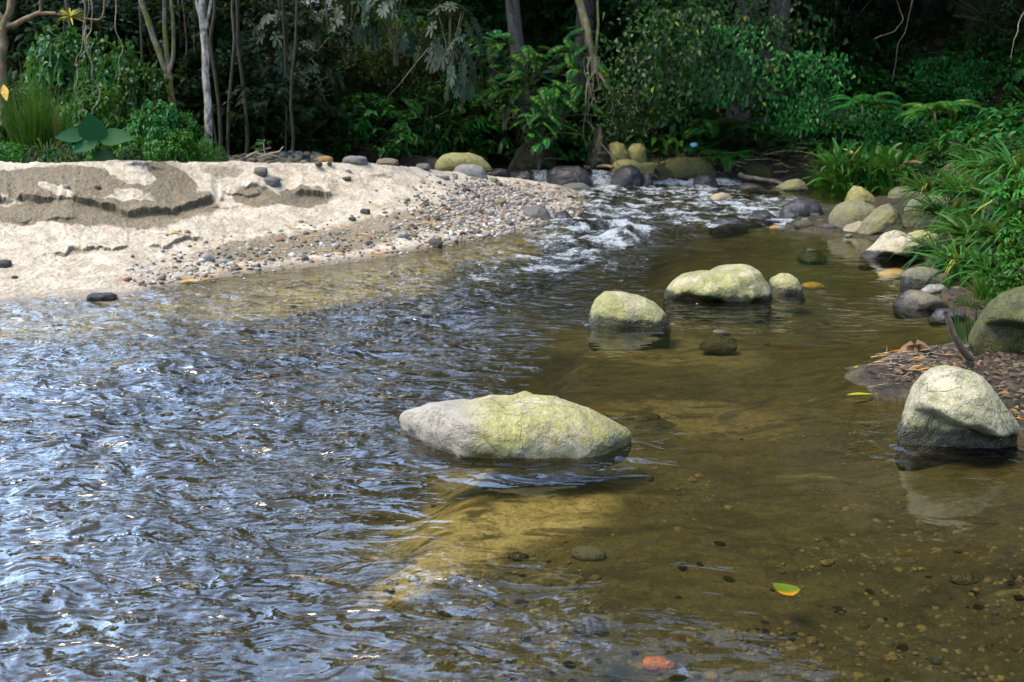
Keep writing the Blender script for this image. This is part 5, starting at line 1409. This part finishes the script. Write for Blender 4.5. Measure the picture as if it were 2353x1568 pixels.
for i, (u, v, D, s, lab) in enumerate(((2315, 655, 7.2, .16, 'light green herb in front of the strap grass'), (2350, 600, 7.3, .20, 'light green herb at the right edge'), (2352, 530, 7.5, .2, 'serrated herb high at the right edge'), (2190, 612, 8.2, .13, 'bright small herb above the brown shore boulder'), (2350, 440, 8.4, .24, 'leafy herb over the strap grass at the right edge'), (2270, 640, 7.5, .14, 'small herb under the lowest strap-grass clump'))):
    p = at_y(u, v, D); plant('herb', lab, 'herb', 'oval_big' if i % 3 else 'oval', 'leafB', 95 + i % 2, p[0], D, p[2] - s * .45, s, None, G4)
for i, (u, v, D, s) in enumerate(((2280, 650, 7.3, .34), (2240, 680, 7.1, .26), (2330, 690, 6.7, .28), (2200, 640, 7.9, .25))):
    p = at_y(u, v, D); plant('grass_tuft', ('green grass tuft in front of the light green herb', 'sparse grass tuft above the upright stick', 'grass tuft on the shoulder of the moss-covered boulder', 'thin grass tuft behind the brown shore boulder')[i], 'grass', 'grass', 'leafG', 98, p[0], D, p[2] - .15, (s, s, s * .8), None, 'grass tufts on the right bank')

# ------------------------------------------------------------------ litter, sticks, straws
def blade_obj(name, label, cat, p, L_, W_, rz, mat, group=None, droop=.08, tilt=.05, prof=LANCE, fold=.3, seed=1):
    key = (name, mat, 'bl', round(L_ / W_))
    V, Fq, var = leafset([(0, 0, 0)], [(math.cos(rz), math.sin(rz), tilt)], [(0, 0, 1)], L_, W_, prof, droop, fold, True, seed)
    o_ = obj(name, mesh_np(name, V, Fq, True, {'var': var}), M[mat], None, tuple(p))
    return tag(o_, label, cat, group)
random.seed(5)
STRAWS = [(380, 537, 30), (400, 540, 34), (345, 545, 20), (160, 594, 24), (60, 596, 18), (220, 630, 24), (250, 615, 26), (300, 582, 20), (290, 595, 22), (110, 634, 20), (560, 612, 22), (530, 605, 18), (440, 640, 40), (420, 645, 34), (460, 636, 36),
      (490, 625, 26), (545, 622, 24), (610, 590, 22), (640, 575, 26), (700, 600, 24), (712, 565, 28), (735, 540, 24), (820, 540, 28), (830, 548, 30), (850, 582, 26), (880, 584, 34), (905, 578, 26), (940, 575, 24), (760, 580, 26), (930, 500, 30), (960, 510, 34),
      (1000, 515, 34), (1030, 505, 26), (700, 515, 22), (655, 515, 24), (200, 600, 16), (135, 655, 18), (180, 660, 22), (90, 660, 16), (350, 655, 22), (255, 378, 22), (200, 377, 22), (310, 376, 18), (600, 475, 26), (560, 500, 24), (1140, 520, 20), (1180, 500, 22), (900, 430, 20), (860, 470, 22), (1240, 488, 16), (480, 500, 20), (520, 520, 24), (575, 545, 20), (625, 530, 26), (690, 540, 22), (745, 510, 20), (780, 520, 26), (810, 530, 30), (870, 555, 24), (920, 560, 26), (975, 530, 24), (1055, 500, 22), (1090, 530, 24), (1110, 505, 20), (150, 540, 18), (60, 560, 20), (240, 540, 18), (330, 600, 26), (270, 640, 22), (390, 600, 24), (470, 590, 22), (510, 570, 20)]
for i, (u, v, l) in enumerate(STRAWS):
    p = on_bank(u + random.uniform(-4, 4), v + random.uniform(-3, 3)); L_ = l / F * p[1] * random.uniform(1.1, 1.8)
    blade_obj('straw_blade', 'orange-brown dead grass blade lying on the sand', 'dead leaf', p + np.array([0, 0, .008]), L_, L_ * random.uniform(.07, .16), random.choice([0, math.pi]) + random.uniform(-.7, .7), 'straw', 'dead blades on the sand', 0.02, .02, seed=i)
for (u, v, l, rz, mat, lab) in ((405, 652, 70, .25, 'straw', 'longest orange blade at the waterline of the sand bank'), (455, 646, 50, .2, 'straw', 'thick orange blade at the waterline beside the longest'), (62, 706, 16, 0, 'orangew', 'red-orange leaf scrap in the waterline at far left'), (728, 610, 10, 0, 'orangew', 'small orange berry-coloured scrap at the waterline')):
    p = at_z(u, v, .01); L_ = l / F * p[1]
    blade_obj('dead_leaf', lab, 'dead leaf', p + np.array([0, 0, .012]), L_, L_ * (.12 if l > 30 else .6), rz, mat, None, 0.0, .03)
# branch with a few green leaves behind the sand crest
sx = thing('fallen_branch', 'dry forked branch with a green sprig behind the sand crest', 'branch', tuple(at_y(600, 362, 11.0)))
bo = at_y(600, 362, 11.0)
for i, pa in enumerate(([(565, 362), (600, 345), (622, 340)], [(600, 360), (640, 350), (652, 338)], [(612, 362), (604, 335), (608, 322)], [(590, 352), (630, 358), (650, 366)])):
    c = curve_pts([at_y(q[0], q[1], 11.0 + .05 * i) - bo for q in pa], 9, .01, i)
    obj('twig', mesh_np('twig', *tube(c, np.linspace(.010, .004, 9), 6)), M['twig'], sx)
f_, s_ = proto_plant('oval_big', 'leafB', 99, .25)
obj('sprig', f_, None, sx, tuple(at_y(605, 348, 11.0) - bo), (0, 0, 1), .13)

# sticks and roots on the litter slope
random.seed(9)
for i in range(34):
    u = random.uniform(1600, 1920); v = random.uniform(305, 392)
    D = 18.9 + (392 - v) * .018; x = at_y(u, v, D)[0]; z = gh(x, D) + .05
    L_ = random.uniform(.3, 1.1); a = random.uniform(-.5, .5); 
    c = curve_pts([(0, 0, 0), (L_ * .5 * math.cos(a), 0.1, L_ * .5 * math.sin(a) + .05), (L_ * math.cos(a), .2, L_ * math.sin(a) * .6)], 8, .04, i)
    o_ = obj('stick', mesh_np('stick', *tube(c, np.linspace(.018, .007, 8) * random.uniform(.6, 1.3), 5)), M['twig' if i % 2 else 'barko'], None, (x, D - .1, z))
    tag(o_, 'bare brown stick in the leaf litter of the far slope', 'stick', 'sticks in the leaf litter')
def litter(name, label, n_, area, s, mat, seed):
    r = np.random.default_rng(seed); P_ = []
    while len(P_) < n_:
        u, v = r.uniform(area[0], area[1]), r.uniform(area[2], area[3])
        lo, hi = area[4], area[5]
        D = r.uniform(lo, hi); x = (u - CW / 2) / F * D * 1.04
        P_.append((x, D, 0))
    P_ = np.array(P_); P_[:, 2] = ground_h(P_[:, 0], P_[:, 1]) + .015
    P_ = P_[P_[:, 2] > .05]; m = len(P_); a = r.uniform(0, 6.28, m)
    V, Fq, var = leafset(P_, np.stack([np.cos(a), np.sin(a), r.uniform(-.3, .6, m)], 1), np.stack([.5 * r.normal(size=m), -.5 + .5 * r.normal(size=m), np.ones(m)], 1), s * r.uniform(.5, 1.3, m), s * r.uniform(.25, .6, m), OVAL, .1, .5, True, seed)
    o_ = obj(name, mesh_np(name, V, Fq, True, {'var': var}), M[mat]); tag(o_, label, 'leaf litter', kind='stuff')
litter('leaf_litter', 'brown dead leaves covering the far shore and slope', 5200, (1380, 2400, 0, 1, 17.2, 22.0), .10, 'litter', 3)
litter('leaf_litter', 'dead leaves on the right bank among the boulders and grass roots', 3600, (2000, 2900, 0, 1, 4.2, 12.0), .06, 'litter', 4)
litter('leaf_litter', 'wet brown leaf scraps on the mud by the blunt-cone boulder', 520, (2040, 2450, 0, 1, 4.1, 5.4), .035, 'litter', 6)
litter('leaf_litter', 'fine pale plant scraps on the debris heap', 420, (2010, 2260, 0, 1, 4.7, 5.3), .022, 'dryb', 8)

# fallen log pieces by the far foam
for (pa, D, r0, lab, mt) in (([(1700, 402), (1740, 412), (1800, 424)], 18.0, .05, 'black sodden log slanting into the water by the far foam', 'barkd'),
                        ([(1345, 384), (1380, 383), (1408, 385)], 18.5, .04, 'short orange-brown log behind the black boulder', 'barko'),
                        ([(2055, 380), (2085, 374), (2120, 376)], 17.0, .035, 'pale root lying at the foot of the strap plants', 'barko')):
    P_ = [at_y(q[0], q[1], D - .3 * i) for i, q in enumerate(pa)]; b = P_[0]
    o_ = obj('log', mesh_np('log', *tube(curve_pts([q - b for q in P_], 10, .02, 3), np.linspace(r0, r0 * .7, 10), 8)), M[mt], None, tuple(b)); tag(o_, lab, 'log')
# mossy root mound under the thick trunk
for (cu, cv, D, w_, h_, lab) in ((1225, 345, 19.0, 55, 62, 'mossy root mound under the thick dark trunk'), (1375, 330, 18.6, 22, 95, 'mossy root pillar left of the yellow boulders')):
    sil_rock('root_mound', lab, 'root mound', 'mound', [(cu - w_, cv + 40), (cu - w_ * .6, cv), (cu - w_ * .2, cv - h_ * .4), (cu + w_ * .2, cv - h_ * .5), (cu + w_ * .7, cv - 5), (cu + w_, cv + 40)], cv + 48, 1.0, int(cu), D=D, lvl=.3, sink=.1, nz=.2, ripple=False)
# small stones on the far right shore
for i, (u, v, w_, mt) in enumerate(((1868, 372, 20, 'olive'), (2052, 398, 26, 'olive'), (2078, 384, 22, 'tan'), (2100, 400, 30, 'olive'), (2062, 408, 14, 'tan'), (2055, 362, 45, 'brownr'), (2205, 405, 80, 'brownr'), (1980, 400, 18, 'brownr'))):
    D = 18.2 if u > 1900 else 18.8
    p = at_y(u, v, D); ww = w_ / 2 / F * D; me = blob_mesh(300 + i, 3, (1, .8, .8)); me.materials.append(M[mt])
    o_ = obj('stone', me, None, None, (p[0], D, p[2]), (0, 0, i), ww)
    tag(o_, ('small olive stone in the far leaf litter', 'tilted olive stone left of a pale one on the far shore', 'pale tan stone at the foot of the strap plants', 'round olive stone right of the pale tan one', 'smallest stone between the tilted and the round one', 'big brown stone overgrown by the slope plants', 'wide red-brown boulder on the far shore behind the grass', 'brown stone under the bright strap-leaved plant')[i], 'stone')
for i, (u, v, w_, mt, lab) in enumerate(((1845, 523, 46, 'brownr', 'brown slab stone right of the golden drowned stone'), (1885, 516, 34, 'brownr', 'brown stone next to the brown slab'), (1850, 508, 20, 'tan', 'small pale stone above the brown slab'), (1905, 528, 36, 'dgrey', 'dark stone left of the flat light boulder'), (1950, 545, 22, 'grey', 'small grey wet stone under the flat light boulder'), (1870, 500, 30, 'brownr', 'brown stone at the left foot of the big smooth boulder'),
                                          (2045, 560, 26, 'tan', 'tan stone between the cream wedge and rough olive boulders'), (2200, 668, 30, 'tan', 'pale stone on the bank above the brown lens boulder'), (2210, 640, 34, 'grey', 'grey stone among the roots of the strap grass'), (2145, 640, 24, 'tan', 'tan pebble stone on the brown shore boulder'))):
    p = at_z(u, v, .03); ww = w_ / 2 / F * p[1]; me = blob_mesh(330 + i, 3, (1, .8, .5)); me.materials.append(M[mt])
    tag(obj('stone', me, None, None, (p[0], p[1], .03 + ww * .2), (0, 0, i), ww), lab, 'stone')

# debris heap beside the right boulder
def stick(label, pts, rad, mat='twig', D=None, name='stick', group=None, z=None):
    P_ = [np.array(q, float) for q in pts]; b = P_[0]
    o_ = obj(name, mesh_np(name, *tube(curve_pts([q - b for q in P_], 12, .004, 2), np.linspace(rad, rad * .55, 12), 7)), M[mat], None, tuple(b)); return tag(o_, label, name, group)
def zz(u, v, z): return at_z(u, v, z)
stick('upright curved driftwood stick with peeling bark, standing by the moss-covered boulder', [zz(2235, 832, .04), at_y(2200, 790, 4.95), at_y(2182, 745, 4.85), at_y(2172, 718, 4.8)], .022, 'twig')
random.seed(31)
for i in range(90):
    u = random.gauss(2100, 45); v = random.gauss(858, 26)
    p = at_z(u, v, 0); z = gh(p[0], p[1]) + .012
    a = random.gauss(.2, .5); L_ = random.uniform(.05, .22)
    me_ = mesh_np('twig', *tube(curve_pts([(0, 0, 0), (L_ * .5 * math.cos(a), L_ * .5 * math.sin(a), .008), (L_ * math.cos(a), L_ * math.sin(a), .0)], 7, .008, i), np.full(7, random.uniform(.0012, .0032)), 5))
    tag(obj('twig', me_, M[random.choice(['twig', 'barkd', 'twig'])], None, (p[0] - L_ / 2, p[1], z)), 'thin wet twig in the debris heap', 'twig', 'twigs in the debris heap')
for i, (u, v, l, rz, lab) in enumerate(((2020, 857, 34, .15, 'orange blade at the left tip of the debris heap'), (2040, 815, 40, .5, 'orange blade leaning on the curled dead leaf'), (2070, 822, 50, .2, 'long orange blade below the curled dead leaf'), (2110, 846, 36, .05, 'thick orange blade in the middle of the debris heap'), (2175, 842, 30, -.5, 'orange blade pointing to the right boulder'), (2110, 880, 40, .35, 'orange blade low on the debris heap'), (2125, 890, 44, .3, 'lowest orange blade on the debris heap'), (2340, 985, 30, -.9, 'orange leaf at the right edge beside the blunt cone boulder'), (2250, 830, 26, .5, 'orange blade between the blunt cone boulder and the stick'))):
    p = at_z(u, v, 0); z = gh(p[0], p[1]) + .02; L_ = l / F * p[1]
    blade_obj('orange_blade', lab, 'dead leaf', (p[0] - L_ / 2, p[1], z), L_, L_ * .13, rz, 'straw', 'orange blades on the debris heap', .02, .08, seed=i)
p = at_z(2105, 812, .03)
dl = thing('curled_leaf', 'big curled brown dead leaf standing on top of the debris heap', 'dead leaf', tuple(p))
for i, (dx, dz, w_, l_, nx) in enumerate(((-.95, .35, .09, .13, .9), (.9, .6, .10, .12, -.9), (.25, 1.0, .09, .10, .4), (-.5, .75, .08, .10, -.6), (.7, .1, .07, .12, .2))):
    V, Fq, var = leafset([(0, 0, .01)], [(dx, .1, dz)], [(nx, -.8, .7)], l_, w_, OVAL, .5, .9, True, i)
    obj('fold', mesh_np('fold', V, Fq, True, {'var': var}), M['dryb'], dl)
for (u, v, l, rz, mat, lab, z) in ((1945, 908, 66, .03, 'brom', 'yellow-green leaf floating below the debris heap', .012), (1962, 845, 20, .4, 'brom', 'small green leaf caught at the left tip of the debris heap', .012), (2230, 790, 34, .8, 'dryb', 'greyish dead leaf at the foot of the upright stick', .05), (2290, 770, 40, .6, 'dryb', 'dead leaf hanging by the moss-covered boulder', .08), (1600, 700, 16, 1.2, 'dryb', 'small brown leaf stuck against the broad pitted boulder', .03)):
    p = at_z(u, v, z); L_ = l / F * p[1]
    blade_obj('fallen_leaf', lab, 'leaf', p, L_, L_ * .3, rz, mat, None, 0, .02, OVAL)
p = at_z(1822, 1375, -.06)
V, Fq, var = leafset([(0, 0, 0)], [(-.45, .85, .0)], [(0, 0, 1.0)], .095, .078, HEART, .0, .25, True, 7)
n = NT('drowned_leaf'); O = n.ob(); sp_ = n.n('ShaderNodeSeparateXYZ'); n.l(O, sp_.inputs[0])
col = n.mix(n.rr(n.math('ADD', sp_.outputs[1], n.math('MULTIPLY', n.noise(O, 40, 2), .02)), .012, .04), (.60, .28, .01), (.11, .17, .01))
M['dleaf'] = n.done(n.bsdf(col, .4))
tag(obj('fallen_leaf', mesh_np('leaf', V, Fq, True, {'var': var}), M['dleaf'], None, (p[0], p[1], -.05)), 'green leaf with an orange tip lying under the clear near water', 'leaf')
# grey tall dead strap leaves beside the upright stick
for i in range(7):
    b = at_z(2205 + i * 6, 800 - i * 4, .04); tp = at_y(2190 + i * 9, 700 + (i % 3) * 14, b[1] - .05)
    d_ = tp - b; L_ = float(np.linalg.norm(d_))
    V, Fq, var = leafset([(0, 0, 0)], [d_], [(0, -1, .2)], L_, .018, BLADE, .05, .3, True, i)
    tag(obj('strap_leaf', mesh_np('strap_leaf', V, Fq, True, {'var': var}), M['leafF'], None, tuple(b)), 'grey-green strap leaf hanging behind the upright stick', 'leaf', 'strap leaves behind the upright stick')
# bits of blue plastic on the far bank
V, Fc = ICO[3]; Q = V * np.array([1, .6, .6]) * (1 + .5 * fbm(V[:, 0] * 2, V[:, 1] * 2, V[:, 2] * 2, seed=4)[:, None]) * .065
p = at_y(1594, 333, 18.0); p[2] = max(p[2], gh(p[0], 18.0) + .02)
tag(obj('plastic_scrap', mesh_np('plastic_scrap', Q, Fc, False), plain_mat('blue_plastic', (.05, .16, .28), (.10, .22, .30), 6, .4), None, tuple(p)), 'crumpled light blue plastic scrap on the far bank litter', 'plastic scrap')

# ------------------------------------------------------------------ canopy trees around the river (they shade and are mirrored in the water)
def canopy_mesh(seed, n_=2600):
    r = np.random.default_rng(seed)
    k = 26
    c = rdir(k, r, .1) * r.uniform(.35, .85, (k, 1)); c[:, 2] *= .6
    P_ = c[r.integers(0, k, n_)] + rdir(n_, r, 0) * (r.uniform(.05, 1, (n_, 1)) ** .5) * .30
    D_ = rdir(n_, r, -.4); N_ = np.array([0, 0, 1.0]) + .6 * r.normal(size=(n_, 3))
    V, Fq, var = leafset(P_, D_, N_, r.uniform(.07, .13, n_), r.uniform(.04, .07, n_), [(0, .2), (.45, 1), (1, .05)], .2, .2, False, seed)
    return mesh_np('crown', V, Fq, True, {'var': var})
CAN = []
for s_ in (1, 2, 3):
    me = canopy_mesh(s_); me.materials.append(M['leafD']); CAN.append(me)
tr_me = mesh_np('trunk', *tube(curve_pts([(0, 0, 0), (.03, .02, .5), (0, 0, 1)], 8), np.linspace(.035, .02, 8), 8)); tr_me.materials.append(M['barkd'])
def canopy(x, y, zc, rad, hz, label, grp='tall trees around the river', tx=None):
    z0 = gh(x, y) if abs(x) < 60 and y > .4 and y < 45 else -.5
    t = thing('canopy_tree', label, 'tree', (x, y, z0), 0, grp)
    o1 = bpy.data.objects.new('crown', random.choice(CAN)); COL.objects.link(o1); o1.parent = t; o1.location = (0, 0, zc - z0); o1.scale = (rad, rad, hz); o1.rotation_euler = (0, 0, random.uniform(0, 6))
    o2 = bpy.data.objects.new('trunk', tr_me); COL.objects.link(o2); o2.parent = t; h = max(.5, zc - z0); o2.scale = (h, h, h); o2.location = (0, 0, -.1)
random.seed(13)
CL = 'tall leafy tree overhanging the river'
for (x, y, zc, rd, hz) in ((1.5, 23, 8.0, 3.6, 2.6), (5.5, 22, 8.5, 3.8, 3), (11.9, 20, 9, 4.6, 3), (12.5, 16, 9, 4, 3.2), (13, 11, 9, 4, 3.4), (-1.6, 24.5, 7.5, 3.0, 2.4), (7, 26, 12, 4.5, 3.2), (2.5, 27, 12, 4.2, 3), (12, 24, 13, 5, 4), (15, 17, 14, 5, 4), (16, 9, 13, 5, 4), (13, 4, 10, 4, 4), (4.5, 20.5, 8.0, 3.4, 1.8), (12.6, 15.0, 9.0, 4.2, 1.8),
                           (9.5, 8, 8.5, 2.8, 2.0), (-4.6, 25, 5.6, 2.6, 1.7), (-7.6, 24, 5.2, 2.6, 1.4), (-10.5, 22, 4.9, 2.4, 1.4), (-13.5, 19, 4.6, 2.4, 1.4), (-6.2, 19, 4.3, 1.6, .8), (0.2, 29, 11.5, 4, 3), (-2.2, 24.0, 8.8, 2.8, 2.6), (-4.3, 26, 8.6, 2.8, 2.4), (-3.2, 22.5, 6.6, 2.0, 1.6), (-6.2, 25.5, 8.2, 2.8, 2.4), (-5.4, 23.0, 6.2, 1.8, 1.5), (-1.0, 26, 11, 3.2, 2.8), (10, -4, 9, 4.5, 3.5), (4, -9, 9, 5, 3.5)):
    canopy(x, y, zc, rd, hz, CL if x > -3 else 'lower leafy tree of the dark left forest', 'tall trees around the river' if x > -3 else 'lower trees of the left forest')
#@@VEGEND

# ------------------------------------------------------------------ camera, light
cam = bpy.data.cameras.new('camera'); co = bpy.data.objects.new('camera', cam); COL.objects.link(co)
co.location = (0, 0, CAM_H); co.rotation_euler = (math.pi / 2 - TH, 0, 0)
cam.sensor_width = 36; cam.sensor_fit = 'HORIZONTAL'; cam.lens = F / CW * 36; cam.clip_end = 600; cam.clip_start = .05
cam.dof.use_dof = True; cam.dof.focus_distance = 5.0; cam.dof.aperture_fstop = 5.0
S.camera = co
SUN_EL, SUN_AZ = math.radians(60), math.radians(248)   # azimuth clockwise from +Y
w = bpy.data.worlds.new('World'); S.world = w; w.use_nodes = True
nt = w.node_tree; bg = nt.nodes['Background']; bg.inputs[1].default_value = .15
sk = nt.nodes.new('ShaderNodeTexSky'); sk.sky_type = 'NISHITA'; sk.sun_disc = False
sk.sun_elevation = SUN_EL; sk.sun_rotation = SUN_AZ; sk.air_density = 1.0; sk.dust_density = 1.2
hs = nt.nodes.new('ShaderNodeHueSaturation'); hs.inputs['Saturation'].default_value = .95; nt.links.new(sk.outputs[0], hs.inputs['Color']); 
tcw = nt.nodes.new('ShaderNodeTexCoord')
def wn_(t, **k):
    q = nt.nodes.new(t)
    for a, b in k.items(): setattr(q, a, b)
    return q
az_, el_ = math.radians(-30), math.radians(30)  # unseen brighter sky patch added at front left to lift the water's reflections
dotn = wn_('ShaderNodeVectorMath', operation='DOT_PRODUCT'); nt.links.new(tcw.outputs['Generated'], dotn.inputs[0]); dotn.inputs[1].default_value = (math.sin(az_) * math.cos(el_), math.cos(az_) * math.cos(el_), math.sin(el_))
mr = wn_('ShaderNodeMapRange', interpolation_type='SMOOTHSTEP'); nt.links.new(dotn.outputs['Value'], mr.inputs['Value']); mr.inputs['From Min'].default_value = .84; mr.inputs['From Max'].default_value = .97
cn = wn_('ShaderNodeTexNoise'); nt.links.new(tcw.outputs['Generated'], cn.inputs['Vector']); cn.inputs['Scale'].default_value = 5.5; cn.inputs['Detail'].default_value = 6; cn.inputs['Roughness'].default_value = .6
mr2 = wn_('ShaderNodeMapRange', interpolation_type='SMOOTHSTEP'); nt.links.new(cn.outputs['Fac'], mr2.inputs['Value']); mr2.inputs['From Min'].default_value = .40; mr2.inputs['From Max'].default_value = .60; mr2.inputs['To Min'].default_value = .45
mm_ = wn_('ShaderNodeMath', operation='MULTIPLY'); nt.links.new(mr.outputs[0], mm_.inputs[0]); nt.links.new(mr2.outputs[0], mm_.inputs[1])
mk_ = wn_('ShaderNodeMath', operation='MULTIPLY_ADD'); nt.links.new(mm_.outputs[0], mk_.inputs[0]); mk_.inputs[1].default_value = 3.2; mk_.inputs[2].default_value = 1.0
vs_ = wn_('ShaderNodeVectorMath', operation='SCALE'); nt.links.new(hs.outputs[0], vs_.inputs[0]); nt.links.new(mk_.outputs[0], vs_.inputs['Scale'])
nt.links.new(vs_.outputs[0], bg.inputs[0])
sl = bpy.data.lights.new('sun', 'SUN'); sl.energy = 1.35; sl.angle = math.radians(20); sl.color = (1.0, .87, .66)
so_ = bpy.data.objects.new('sun', sl); COL.objects.link(so_)
dv = Vector((math.sin(SUN_AZ) * math.cos(SUN_EL), math.cos(SUN_AZ) * math.cos(SUN_EL), math.sin(SUN_EL)))
so_.rotation_euler = dv.to_track_quat('Z', 'Y').to_euler()
S.view_settings.view_transform = 'Standard'; S.view_settings.look = 'None'; S.view_settings.gamma = 1.0; S.view_settings.exposure = 2.42
S.view_settings.use_curve_mapping = False
S.cycles.max_bounces = 8; S.cycles.diffuse_bounces = 3; S.cycles.glossy_bounces = 3; S.cycles.transparent_max_bounces = 12; S.cycles.transmission_bounces = 4
S.cycles.use_denoising = True
S.cycles.caustics_reflective = False; S.cycles.caustics_refractive = False
